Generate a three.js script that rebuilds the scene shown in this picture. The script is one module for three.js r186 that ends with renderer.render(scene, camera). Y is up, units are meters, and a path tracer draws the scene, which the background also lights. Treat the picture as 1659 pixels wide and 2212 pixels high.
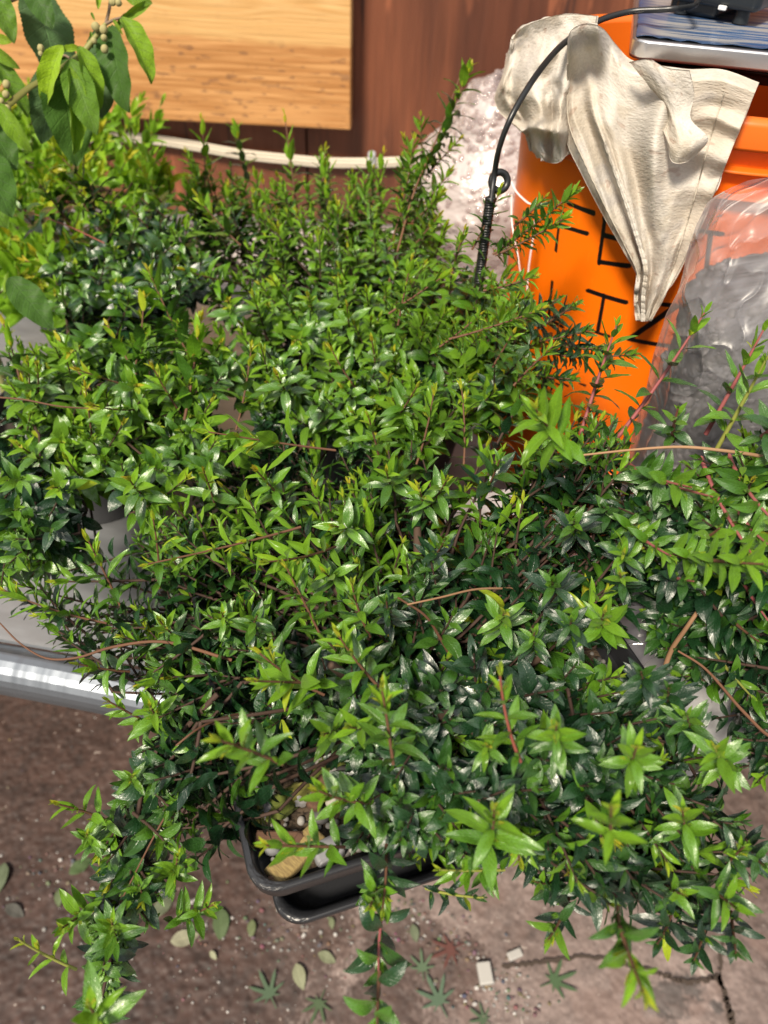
import * as THREE from 'three';
import { mergeGeometries, mergeVertices } from 'three/addons/utils/BufferGeometryUtils.js';
import { RoundedBoxGeometry } from 'three/addons/geometries/RoundedBoxGeometry.js';

// ---------------------------------------------------------------- camera, sky, sun, exposure
const scene = new THREE.Scene();
const WIDTH = 768, HEIGHT = 1024;
const camera = new THREE.PerspectiveCamera(67, WIDTH / HEIGHT, 0.01, 40);
const EYE = 0.56;                                   // metres above the table top (y = 0)
camera.position.set(0, EYE, 0);
camera.rotation.set(THREE.MathUtils.degToRad(-43), 0, THREE.MathUtils.degToRad(3), 'YXZ');
camera.updateMatrixWorld(true);
camera.focus = 0.47;
camera.userData.fStop = camera.getFocalLength() / 3.6;

const renderer = new THREE.WebGLRenderer({ antialias: true });
renderer.setSize(WIDTH, HEIGHT);
renderer.toneMapping = THREE.LinearToneMapping;
renderer.toneMappingExposure = 1.6;
renderer.shadowMap.enabled = true;

{ // bright overcast sky: three times as bright overhead as at the horizon
  const w = 64, h = 32, d = new Float32Array(w * h * 4);
  for (let j = 0; j < h; j++) for (let i = 0; i < w; i++) {
    const el = ((j + 0.5) / h - 0.5) * Math.PI, s = Math.max(0, Math.sin(el));
    const L = el > 0 ? 0.20 + 0.58 * s : 0.14;
    const k = (j * w + i) * 4;
    d[k] = L * 0.98; d[k + 1] = L; d[k + 2] = L * 1.04; d[k + 3] = 1;
  }
  const sky = new THREE.DataTexture(d, w, h, THREE.RGBAFormat, THREE.FloatType);
  sky.mapping = THREE.EquirectangularReflectionMapping;
  sky.magFilter = THREE.LinearFilter; sky.needsUpdate = true;
  scene.background = sky; scene.environment = sky;
  scene.environmentIntensity = 1;
}
const sun = new THREE.DirectionalLight(0xfff1dc, 4.3);
sun.position.set(-0.75, 2.0, 1.0); sun.target.position.set(0, 0, -0.5);
sun.castShadow = true; sun.shadow.radius = 20; sun.shadow.mapSize.set(2048, 2048);
Object.assign(sun.shadow.camera, { left: -1.6, right: 1.6, top: 1.6, bottom: -1.6, near: 0.5, far: 8 });
scene.add(sun, sun.target);

// ---------------------------------------------------------------- helpers
let seed = 12345;
const rnd = () => { seed = (seed + 0x6d2b79f5) | 0; let t = Math.imul(seed ^ (seed >>> 15), 1 | seed); t = (t + Math.imul(t ^ (t >>> 7), 61 | t)) ^ t; return ((t ^ (t >>> 14)) >>> 0) / 4294967296; };
const rr = (a, b) => a + (b - a) * rnd();
const V = (x, y, z) => new THREE.Vector3(x, y, z);
const lerp = (a, b, t) => a + (b - a) * t, clamp = (x, a, b) => Math.min(b, Math.max(a, x));
const smooth = (a, b, x) => { const t = clamp((x - a) / (b - a), 0, 1); return t * t * (3 - 2 * t); };
// photograph pixel (1659 x 2212 frame) -> direction, and points on that line of sight
const FPX = 1106 / Math.tan(THREE.MathUtils.degToRad(33.5));
const ROT = new THREE.Matrix4().extractRotation(camera.matrixWorld);
const ray = (px, py) => V((px - 829.5) / FPX, -(py - 1106) / FPX, -1).applyMatrix4(ROT);
const at = (px, py, zc) => ray(px, py).multiplyScalar(zc).add(camera.position);
const onY = (px, py, y) => { const d = ray(px, py); return d.multiplyScalar((y - EYE) / d.y).add(camera.position); };
const onZ = (px, py, z) => { const d = ray(px, py); return d.multiplyScalar(z / d.z).add(camera.position); };
const INV = camera.matrixWorldInverse.copy(camera.matrixWorld).invert().clone();
const project = (p) => { const q = p.clone().applyMatrix4(INV); return [829.5 + q.x / -q.z * FPX, 1106 - q.y / -q.z * FPX, -q.z]; };

const used = new Map();
function numbered(n) { const k = used.get(n) || 0; used.set(n, k + 1); return k ? `${n}_${String(k).padStart(3, '0')}` : n; }
function shadow(o) { o.traverse((c) => { if (c.isMesh) { c.castShadow = true; c.receiveShadow = true; } }); return o; }
function thing(name, label, category, pos = V(0, 0, 0), group) {
  const g = new THREE.Group(); g.name = numbered(name); g.position.copy(pos);
  g.userData = { label, category }; if (group) g.userData.group = group;
  scene.add(g); return g;
}
function part(name, geo, mat, parent, label, kind) {
  const m = new THREE.Mesh(geo, mat); m.name = name; m.castShadow = m.receiveShadow = true;
  if (label) m.userData.label = label; if (kind) m.userData.kind = kind;
  parent.add(m); return m;
}
function solo(name, geo, mat, label, category, group) {
  const m = part(numbered(name), geo, mat, scene); m.userData = { label, category }; if (group) m.userData.group = group; return m;
}
function struct(name, geo, mat) { const m = part(name, geo, mat, scene); m.userData.kind = 'structure'; return m; }

// tileable value noise
function lattice(n, s) { let t = s; const r = () => { t = (t + 0x6d2b79f5) | 0; let u = Math.imul(t ^ (t >>> 15), 1 | t); u = (u + Math.imul(u ^ (u >>> 7), 61 | u)) ^ u; return ((u ^ (u >>> 14)) >>> 0) / 4294967296; }; const a = new Float32Array(n * n); for (let i = 0; i < a.length; i++) a[i] = r(); return a; }
const LAT = lattice(256, 99);
function vnoise(x, y, perx, pery) {
  const xi = Math.floor(x), yi = Math.floor(y), fx = x - xi, fy = y - yi, u = fx * fx * (3 - 2 * fx), v = fy * fy * (3 - 2 * fy);
  const m = (a, p) => ((a % p) + p) % p, x0 = m(xi, perx), x1 = m(xi + 1, perx), y0 = m(yi, pery), y1 = m(yi + 1, pery);
  const g = (a, b) => LAT[(b & 255) * 256 + (a & 255)];
  return lerp(lerp(g(x0, y0), g(x1, y0), u), lerp(g(x0, y1), g(x1, y1), u), v);
}
function fbm(u, v, fx, fy, oct, off = 0) { // u, v in 0..1, tileable
  let s = 0, a = 0.5, n = 0;
  for (let o = 0; o < oct; o++) { s += a * vnoise(u * fx + off * 7.3 * (o + 1), v * fy + off * 3.1, fx, fy); n += a; a *= 0.5; fx *= 2; fy *= 2; }
  return s / n;
}
const s2l = (c) => (c <= 0.04045 ? c / 12.92 : Math.pow((c + 0.055) / 1.055, 2.4));
const l2s = (c) => (c <= 0.0031308 ? c * 12.92 : 1.055 * Math.pow(c, 1 / 2.4) - 0.055);
function tex(w, h, f, srgb = true, wrap = THREE.RepeatWrapping) { // f(u, v) -> [r, g, b] in 0..1 (linear when srgb)
  const d = new Uint8Array(w * h * 4);
  for (let j = 0; j < h; j++) for (let i = 0; i < w; i++) {
    const c = f((i + 0.5) / w, (j + 0.5) / h), k = (j * w + i) * 4;
    for (let q = 0; q < 3; q++) d[k + q] = clamp(255 * (srgb ? l2s(clamp(c[q], 0, 1)) : c[q]), 0, 255);
    d[k + 3] = 255;
  }
  const t = new THREE.DataTexture(d, w, h); t.magFilter = THREE.LinearFilter; t.minFilter = THREE.LinearMipmapLinearFilter; t.generateMipmaps = true;
  t.wrapS = t.wrapT = wrap; if (srgb) t.colorSpace = THREE.SRGBColorSpace; t.needsUpdate = true; return t;
}
const gray = (w, h, f, wrap) => tex(w, h, (u, v) => { const x = f(u, v); return [x, x, x]; }, false, wrap);
const mix3 = (a, b, t) => [lerp(a[0], b[0], t), lerp(a[1], b[1], t), lerp(a[2], b[2], t)];
const mul3 = (a, k) => [a[0] * k, a[1] * k, a[2] * k];
const rep = (t, x, y) => { const c = t.clone(); c.repeat.set(x, y); c.needsUpdate = true; return c; };
const std = (o) => new THREE.MeshStandardMaterial({ side: THREE.DoubleSide, ...o });
const phys = (o) => new THREE.MeshPhysicalMaterial({ side: THREE.DoubleSide, ...o });
const lin = (r, g, b) => new THREE.Color().setRGB(r, g, b);

// tube along points with a radius per point
function tube(pts, radii, sides = 6, seg = 0) {
  const curve = new THREE.CatmullRomCurve3(pts), n = seg || Math.max(2, pts.length * 4);
  const pos = [], nor = [], uv = [], idx = []; const fr = curve.computeFrenetFrames(n, false); let len = 0, last = null;
  for (let i = 0; i <= n; i++) {
    const t = i / n, p = curve.getPoint(t), N = fr.normals[i], B = fr.binormals[i];
    if (last) len += p.distanceTo(last); last = p;
    const f = t * (radii.length - 1), k = Math.min(radii.length - 2, Math.floor(f)), r = radii.length === 1 ? radii[0] : lerp(radii[k], radii[k + 1], f - k);
    for (let j = 0; j <= sides; j++) { const a = j / sides * Math.PI * 2, c = Math.cos(a), s = Math.sin(a); const d = V(0, 0, 0).addScaledVector(N, c).addScaledVector(B, s); pos.push(p.x + d.x * r, p.y + d.y * r, p.z + d.z * r); nor.push(d.x, d.y, d.z); uv.push(j / sides * 0.01, len); }
  }
  for (let i = 0; i < n; i++) for (let j = 0; j < sides; j++) { const a = i * (sides + 1) + j, b = a + sides + 1; idx.push(a, a + 1, b, b, a + 1, b + 1); }
  const c0 = pos.length / 3; const e0 = curve.getPoint(0), e1 = curve.getPoint(1);
  pos.push(e0.x, e0.y, e0.z, e1.x, e1.y, e1.z); const t0 = fr.tangents[0], t1 = fr.tangents[n]; nor.push(-t0.x, -t0.y, -t0.z, t1.x, t1.y, t1.z); uv.push(0, 0, 0, len);
  for (let j = 0; j < sides; j++) { idx.push(c0, j + 1, j); const a = n * (sides + 1) + j; idx.push(c0 + 1, a, a + 1); }
  return geom(pos, idx, uv, nor);
}
function geom(pos, idx, uv, nor, col) {
  const g = new THREE.BufferGeometry();
  g.setAttribute('position', new THREE.Float32BufferAttribute(pos, 3));
  if (uv) g.setAttribute('uv', new THREE.Float32BufferAttribute(uv, 2));
  if (col) g.setAttribute('color', new THREE.Float32BufferAttribute(col, 3));
  g.setIndex(idx);
  if (nor) g.setAttribute('normal', new THREE.Float32BufferAttribute(nor, 3)); else g.computeVertexNormals();
  return g;
}
// grid surface f(u, v) -> Vector3; thick > 0 gives it a second face and closed edges
function sheet(nu, nv, f, thick = 0, uvScale = [1, 1]) {
  const pos = [], uv = [], idx = [];
  for (let j = 0; j <= nv; j++) for (let i = 0; i <= nu; i++) { const p = f(i / nu, j / nv); pos.push(p.x, p.y, p.z); uv.push(i / nu * uvScale[0], j / nv * uvScale[1]); }
  for (let j = 0; j < nv; j++) for (let i = 0; i < nu; i++) { const a = j * (nu + 1) + i, b = a + nu + 1; idx.push(a, b, a + 1, b, b + 1, a + 1); }
  const g = geom(pos, idx, uv); if (!thick) return g;
  const n = g.attributes.normal.array, m = pos.length / 3, p2 = pos.slice(), uv2 = uv.concat(uv), id2 = idx.slice();
  for (let k = 0; k < m; k++) p2.push(pos[k * 3] - n[k * 3] * thick, pos[k * 3 + 1] - n[k * 3 + 1] * thick, pos[k * 3 + 2] - n[k * 3 + 2] * thick);
  for (let k = 0; k < idx.length; k += 3) id2.push(idx[k] + m, idx[k + 2] + m, idx[k + 1] + m);
  const edge = (a, b) => id2.push(a, b, a + m, b, b + m, a + m);
  for (let i = 0; i < nu; i++) { edge(i + 1, i); edge(nv * (nu + 1) + i, nv * (nu + 1) + i + 1); }
  for (let j = 0; j < nv; j++) { edge(j * (nu + 1), (j + 1) * (nu + 1)); edge((j + 1) * (nu + 1) + nu, j * (nu + 1) + nu); }
  return geom(p2, id2, uv2);
}
// rounded rectangle rings lofted: rings = [[halfX, halfZ, radius, y], ...]
function loftRect(rings, perCorner = 6, cap = false) {
  const pos = [], idx = [], uv = [], n = perCorner * 4 + 4; let run = 0;
  rings.forEach(([hx, hz, r, y], j) => {
    for (let q = 0; q < 4; q++) for (let k = 0; k <= perCorner; k++) {
      const a = (q + k / perCorner) * Math.PI / 2, cx = (q === 0 || q === 3 ? 1 : -1) * (hx - r), cz = (q < 2 ? 1 : -1) * (hz - r);
      pos.push(cx + r * Math.cos(a), y, cz + r * Math.sin(a)); uv.push((q * (perCorner + 1) + k) / n, y * 4 + j * 0.05);
    }
  });
  for (let j = 0; j < rings.length - 1; j++) for (let i = 0; i < n; i++) { const a = j * n + i, a1 = j * n + (i + 1) % n, b = a + n, b1 = a1 + n; idx.push(a, b, a1, b, b1, a1); }
  if (cap) { const y = rings[rings.length - 1][3], c = pos.length / 3; pos.push(0, y, 0); uv.push(0.5, 0.5); const o = (rings.length - 1) * n; for (let i = 0; i < n; i++) idx.push(o + i, c, o + (i + 1) % n); }
  return geom(pos, idx, uv);
}
// ---------------------------------------------------------------- ground
const FLOOR = -0.55;
{
  const N = 2048, SIZE = 2.4;                       // one patch of concrete, mirrored beyond
  const stainsAndShade = [];                                // dirt blotches plus painted shade under the table, in metres on the floor
  const blot = (px, py, r, k, c) => { const p = onY(px, py, FLOOR); stainsAndShade.push([p.x, p.z, r, k, c]); };
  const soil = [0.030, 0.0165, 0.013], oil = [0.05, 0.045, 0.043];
  for (const [x, y, r, k] of [[60, 1880, 0.10, 0.8], [150, 1990, 0.13, 0.85], [60, 2120, 0.16, 0.9], [330, 2060, 0.14, 0.85], [480, 2110, 0.12, 0.85], [560, 2010, 0.07, 0.6], [640, 2060, 0.09, 0.75], [860, 2040, 0.06, 0.6], [950, 2090, 0.05, 0.6], [380, 2200, 0.12, 0.8], [930, 2020, 0.03, 0.7], [700, 2130, 0.07, 0.7], [1000, 2070, 0.04, 0.6], [250, 2150, 0.2, 0.9], [100, 2000, 0.2, 0.85], [420, 1950, 0.08, 0.8], [600, 2150, 0.1, 0.8], [800, 2180, 0.08, 0.75], [230, 1480, 0.2, 0.8], [120, 1560, 0.22, 0.8], [330, 1580, 0.16, 0.75], [20, 1650, 0.12, 0.7], [60, 1800, 0.04, 0.6]]) blot(x, y, r, k, soil);  // blots beneath the table front are its shade painted in the soil colour
  for (const [x, y, r, k] of [[1455, 2145, 0.034, 0.75], [1420, 2160, 0.026, 0.7], [1490, 2135, 0.028, 0.75], [1548, 2175, 0.012, 0.8], [1460, 2165, 0.03, 0.6]]) blot(x, y, r, k, oil);
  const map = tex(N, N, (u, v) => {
    const x = (u - 0.5) * SIZE, z = (v - 0.5) * SIZE - 0.5;
    const big = fbm(u, v, 5, 5, 4), mid = fbm(u, v, 26, 26, 4, 1), fine = vnoise(u * 700, v * 700, 700, 700), grit = vnoise(u * 330 + 5, v * 330, 330, 330);
    let c = mix3([0.085, 0.059, 0.052], [0.195, 0.150, 0.136], smooth(0.32, 0.68, big * 0.5 + mid * 0.5));
    c = mul3(c, 0.62 + 0.4 * fine + 0.75 * (fbm(u, v, 110, 110, 3, 5) - 0.25));
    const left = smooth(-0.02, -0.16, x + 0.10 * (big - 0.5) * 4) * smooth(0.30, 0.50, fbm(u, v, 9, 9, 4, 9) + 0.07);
    c = mix3(c, [0.15, 0.1, 0.085], smooth(0.56, 0.74, fbm(u, v, 60, 60, 3, 2)) * 0.55);
    let dirt = 0.92 * left, oily = 0;  // dirt also carries the shade painted under the table
    for (const [sx, sz, r, k, s] of stainsAndShade) {
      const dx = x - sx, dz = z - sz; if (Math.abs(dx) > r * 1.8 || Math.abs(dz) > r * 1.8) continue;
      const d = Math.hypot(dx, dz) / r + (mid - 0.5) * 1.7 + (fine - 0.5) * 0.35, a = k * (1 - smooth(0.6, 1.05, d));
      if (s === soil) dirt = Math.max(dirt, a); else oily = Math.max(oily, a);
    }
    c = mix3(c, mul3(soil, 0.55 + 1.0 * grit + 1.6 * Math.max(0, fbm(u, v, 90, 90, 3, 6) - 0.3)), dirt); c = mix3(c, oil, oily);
    if (grit > 0.962) c = mix3(c, [0.42, 0.37, 0.33], 0.6);
    if (grit < 0.03) c = mul3(c, 0.5);
    return c;
  }, true, THREE.MirroredRepeatWrapping);
  const bump = gray(1024, 1024, (u, v) => 0.5 * fbm(u, v, 26, 26, 5, 1) + 0.3 * vnoise(u * 300, v * 300, 300, 300) + 0.2 * vnoise(u * 512, v * 512, 512, 512), THREE.MirroredRepeatWrapping);
  const g = new THREE.PlaneGeometry(16, 16, 1, 1); g.rotateX(-Math.PI / 2); g.translate(0, FLOOR, 0);
  const p = g.attributes.position, uv = g.attributes.uv;
  for (let i = 0; i < p.count; i++) uv.setXY(i, p.getX(i) / SIZE + 0.5, (p.getZ(i) + 0.5) / SIZE + 0.5);
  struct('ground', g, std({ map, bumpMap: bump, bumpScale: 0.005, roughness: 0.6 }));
}
// ---------------------------------------------------------------- wall, wooden board, cable
const WALLZ = -1.35;
{
  const map = tex(1024, 1024, (u, v) => {
    const streak = fbm(u, v, 40, 5, 4), blotch = fbm(u, v, 5, 4, 4, 1), fine = fbm(u, v, 200, 20, 2, 3);
    let c = mix3([0.080, 0.025, 0.012], [0.185, 0.060, 0.027], smooth(0.25, 0.75, blotch * 0.6 + streak * 0.4));
    c = mul3(c, 0.82 + 0.36 * fine);
    c = mix3(c, [0.36, 0.12, 0.055], smooth(0.66, 0.8, fbm(u, v, 60, 12, 4, 5)) * 0.5);
    c = mix3(c, [0.02, 0.01, 0.009], smooth(0.68, 0.78, fbm(u, v, 110, 5, 3, 6)) * 0.6);
    return c;
  });
  const w = thing('wall', 'reddish brown stained plywood wall behind all the plants', 'wall', V(0, FLOOR, WALLZ));
  const xs = [-2.6, -1.38, -0.16, 1.06, 2.28];      // plywood sheets with narrow joints
  for (let i = 0; i < 4; i++) {
    const g = new RoundedBoxGeometry(xs[i + 1] - xs[i] - 0.003, 2.6, 0.018, 2, 0.0015); g.translate((xs[i] + xs[i + 1]) / 2, 1.3, -0.009);
    const p = g.attributes.position, uv = g.attributes.uv; for (let k = 0; k < p.count; k++) uv.setXY(k, p.getX(k) / 1.1 + i * 0.31, p.getY(k) / 1.3 + i * 0.17);
    part('panel', g, std({ map, bumpMap: gray256streak(), bumpScale: 0.0015, roughness: 0.55 }), w);
  }
  const back = new THREE.BoxGeometry(4.88, 2.6, 0.06); back.translate(-0.16, 1.3, -0.051); part('backing', back, std({ color: lin(0.05, 0.025, 0.018), roughness: 0.9 }), w);
}
function gray256streak() { return (gray256streak.t ||= gray(512, 512, (u, v) => fbm(u, v, 80, 5, 4))); }
{
  const z0 = WALLZ, th = 0.042, right = onZ(757, 281, z0 + th).x, bottom = onZ(757, 281, z0 + th).y;
  const left = -1.15, top = bottom + 0.36, L = right - left, Hh = top - bottom;
  const map = tex(1024, 512, (u, v) => {
    const x = u * L, y = v * Hh;                     // metres from the lower left corner
    const warp = 0.010 * (fbm(u, v, 5, 3, 3) - 0.5) + 0.004 * Math.sin(x * 5 + 1);
    const ring = Math.sin((y + warp * 3) * 2 * Math.PI / (0.0095 + 0.003 * Math.sin(y * 31)));
    const fib = fbm(u, v, 22, 170, 3, 2), fib2 = fbm(u, v, 10, 60, 3, 4);
    let c = mix3([0.50, 0.275, 0.09], [0.63, 0.395, 0.165], 0.5 + 0.28 * ring * smooth(0.09, 0.13, y) + 0.5 * (fib - 0.5));
    const low = 1 - smooth(-0.006, 0.006, y - 0.118 + 0.02 * (x / L - 0.8) + 0.012 * (fbm(u, v, 30, 8, 3, 8) - 0.5));
    c = mix3(c, mix3([0.36, 0.155, 0.042], [0.52, 0.265, 0.095], smooth(0.3, 0.7, fib2 * 0.6 + fib * 0.4)), low * 0.92);
    const speck = fbm(u, v, 70, 66, 4, 6); c = mix3(c, [0.16, 0.075, 0.035], smooth(0.62, 0.78, speck) * (0.08 + 0.55 * low));
    for (const [kx, ky, kr] of [[L - 0.30, 0.196, 0.003], [L - 0.13, 0.235, 0.002], [L - 0.22, 0.19, 0.002], [L - 0.26, 0.225, 0.0035], [L - 0.05, 0.2, 0.002]]) { const d = Math.hypot((x - kx) * 0.6, y - ky) / kr; c = mix3(c, [0.12, 0.06, 0.035], 0.8 * (1 - smooth(0.7, 1.3, d))); c = mix3(c, [0.55, 0.25, 0.1], 0.4 * (1 - smooth(1, 3.5, d))); }
    return c;
  }, true, THREE.ClampToEdgeWrapping);
  const g = new RoundedBoxGeometry(L, Hh, th, 3, 0.003);
  const p = g.attributes.position, uv = g.attributes.uv; for (let k = 0; k < p.count; k++) { const x = p.getX(k), y = p.getY(k); uv.setXY(k, x / L + 0.5, y / Hh + 0.5); if (x > L / 2 - 0.004) p.setX(k, x + 0.002 * Math.sin(y * 90) + 0.0015 * Math.sin(y * 230)); }
  g.translate((left + right) / 2, (top + bottom) / 2, z0 + th / 2 + 0.002);
  solo('wooden_board', g, std({ map, bumpMap: gray(512, 256, (u, v) => fbm(u, v, 14, 110, 3, 2)), bumpScale: 0.0008, roughness: 0.62 }), 'pale orange pine board fixed across the reddish brown wall', 'board');
}
{
  const pts = [[-40, 300], [90, 296], [210, 297], [310, 299], [430, 317], [520, 333], [640, 346], [700, 351], [800, 352], [880, 349], [960, 346], [1060, 352]].map(([x, y]) => onZ(x, y, WALLZ + 0.012));
  const m = std({ color: lin(0.58, 0.52, 0.42), roughness: 0.5 });
  const c = thing('cable', 'cream flat cable clipped along the brown wall under the board', 'cable', V(0, 0, 0));
  for (const k of [-1, 0, 1]) part('strand', tube(pts.map((p) => p.clone().add(V(0, k * 0.0052, 0.001 * (k === 0 ? 1 : 0)))), [0.0031], 8, 70), m, c);
  const cp = onZ(803, 345, WALLZ + 0.016); const clip = new RoundedBoxGeometry(0.013, 0.026, 0.014, 2, 0.004); clip.translate(cp.x, cp.y, cp.z);
  part('clip', clip, phys({ color: lin(0.62, 0.64, 0.68), roughness: 0.3, transmission: 0.4 }), c);
}
// ---------------------------------------------------------------- galvanised table and the stand beside it
const A0 = onY(0, 1440, 0), A1 = onY(376, 1512, 0);
const EDGE = A1.clone().sub(A0).normalize();         // along the rolled front edge
const BACK = V(EDGE.z, 0, -EDGE.x).normalize();      // away from the viewer
const yaw = Math.atan2(-EDGE.z, EDGE.x);
{
  const metal = tex(512, 512, (u, v) => { const s = fbm(u, v, 6, 60, 4), b = fbm(u, v, 6, 6, 4, 2); return mul3([0.36, 0.375, 0.39], 0.75 + 0.5 * (0.5 * s + 0.5 * b)); });
  const m = std({ map: metal, roughnessMap: gray(256, 256, (u, v) => 0.42 + 0.3 * fbm(u, v, 12, 30, 4)), roughness: 1, metalness: 0.85, bumpMap: gray(256, 256, (u, v) => fbm(u, v, 10, 14, 4)), bumpScale: 0.0012 });
  const t = thing('table', 'grey galvanised metal table with a bright rolled front edge', 'table', A1.clone()); t.rotation.y = yaw;
  // local axes: x along the edge (0 at the cut right end), z toward the viewer
  const tp = new THREE.Shape(); tp.moveTo(-1.0, 0.016); tp.lineTo(0.1, 0.03); tp.lineTo(0.34, 0.2); tp.lineTo(1.6, 0.32); tp.lineTo(1.6, 1.0); tp.lineTo(-1.0, 1.0); tp.closePath();
  const slab = (d, inset) => { const g = new THREE.ExtrudeGeometry(tp, { depth: d, bevelEnabled: false }); g.rotateX(-Math.PI / 2); return g; };
  const top = slab(0.004); top.translate(0, -0.004, 0); part('tabletop', uvXZ(top, 0.5), m, t);
  const shape = new THREE.Shape(); const R = 0.023; // half-round roll
  shape.moveTo(0, 0); for (let k = 0; k <= 14; k++) { const a = Math.PI / 2 - k / 14 * Math.PI * 1.15; shape.lineTo(R * 0.95 * Math.cos(a) + 0.002, -R + R * Math.sin(a)); } shape.lineTo(-0.012, -2 * R + 0.004); shape.lineTo(-0.012, -0.006); shape.closePath();
  const roll = new THREE.ExtrudeGeometry(shape, { depth: 1.0, bevelEnabled: false, curveSegments: 8, steps: 30 }); roll.rotateY(-Math.PI / 2); roll.rotateY(Math.PI); // along x
  roll.computeBoundingBox();
  { const p = roll.attributes.position; // the roll runs from x = -1 to 0, its round face toward +z
    const q = []; for (let k = 0; k < p.count; k++) q.push([p.getX(k), p.getY(k), p.getZ(k)]);
    let mx = -1e9; for (const a of q) mx = Math.max(mx, a[0]);
    for (let k = 0; k < p.count; k++) p.setXYZ(k, q[k][0] - mx, q[k][1] + 0.001 * Math.sin(q[k][0] * 23), q[k][2]);
    let zr = 0; for (const a of q) if (Math.abs(a[2]) > Math.abs(zr)) zr = a[2];
    if (zr < 0) for (let k = 0; k < p.count; k++) p.setZ(k, -p.getZ(k)); }
  roll.computeVertexNormals(); roll.translate(0, 0, -0.014);
  part('rolled_edge', uvXZ(roll, 0.5), std({ map: metal, color: lin(0.55, 0.59, 0.65), roughness: 0.48, metalness: 0.9, bumpMap: gray(256, 64, (u, v) => fbm(u, v, 24, 6, 5)), bumpScale: 0.003 }), t);
  const rail = new RoundedBoxGeometry(0.2, 0.02, 0.02, 2, 0.002); rail.translate(0.103, -0.0145, -0.022); part('wooden_rail', rail, std({ color: lin(0.25, 0.14, 0.075), roughness: 0.6 }), t);
  const sub = slab(0.022); sub.scale(0.985, 1, 0.96); sub.translate(0, -0.027, -0.03); part('underframe', sub, std({ color: lin(0.1, 0.1, 0.1), roughness: 0.6 }), t);
  for (const [x, z] of [[-0.9, -0.1], [-0.9, -0.9], [1.5, -0.4], [1.5, -0.9]]) { const l = new THREE.CylinderGeometry(0.016, 0.016, -FLOOR - 0.034, 14); l.translate(x, (FLOOR - 0.034) / 2, z); part('leg', l, m, t); }
}
function uvXZ(g, s) { const p = g.attributes.position, uv = g.attributes.uv; for (let k = 0; k < p.count; k++) uv.setXY(k, p.getX(k) / s, p.getZ(k) / s + p.getY(k) / s); return g; }
const POT_Y = 0.16;
const PC = onY(560, 1924, POT_Y), PR = onY(1440, 1642, POT_Y);      // front corner of the pot rim and a point along its front
const PX = PR.clone().sub(PC).normalize(), PZ = V(PX.z, 0, -PX.x).normalize();   // along the front, and to the back
const potYaw = Math.atan2(-PX.z, PX.x);
{
  const s = thing('plant_stand', 'low stand topped with pale grey plastic under the front pot', 'stand', PC.clone().addScaledVector(PX, 0.045).addScaledVector(PZ, 0.024).setY(0)); s.rotation.y = potYaw;
  const Wd = 0.72, Dp = 0.30, y = 0.072;
  const film = sheet(70, 40, (u, v) => { const x = u * Wd, z = -v * Dp; return V(x, y + 0.006 * fbm(u, v, 7, 4, 3) + 0.004 * Math.pow(Math.abs(Math.sin(u * 17 + v * 9 + 2 * fbm(u, v, 4, 4, 2))), 6) * smooth(0.3, 0.5, u), z); }, 0.001, [2, 1]);
  part('plastic_sheet', film, phys({ color: lin(0.52, 0.52, 0.54), roughness: 0.32, specularIntensity: 0.8, bumpMap: gray(256, 256, (u, v) => fbm(u, v, 9, 14, 5)), bumpScale: 0.004 }), s);
  const b = new RoundedBoxGeometry(Wd - 0.004, 0.03, Dp - 0.004, 3, 0.005); b.translate(Wd / 2, y - 0.0175, -Dp / 2); part('board', b, std({ color: lin(0.34, 0.34, 0.35), roughness: 0.5 }), s);
  for (const [x, z] of [[0.05, -0.26], [0.3, -0.28], [Wd - 0.03, -0.05], [Wd - 0.05, -0.26]]) { const foot = z < -0.2 ? 0.0005 : FLOOR, l = new RoundedBoxGeometry(0.03, y - 0.034 - foot, 0.03, 2, 0.004); l.translate(x, (y - 0.034 + foot) / 2, z); part('leg', l, std({ color: lin(0.3, 0.3, 0.31), roughness: 0.5 }), s); }
}
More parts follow.
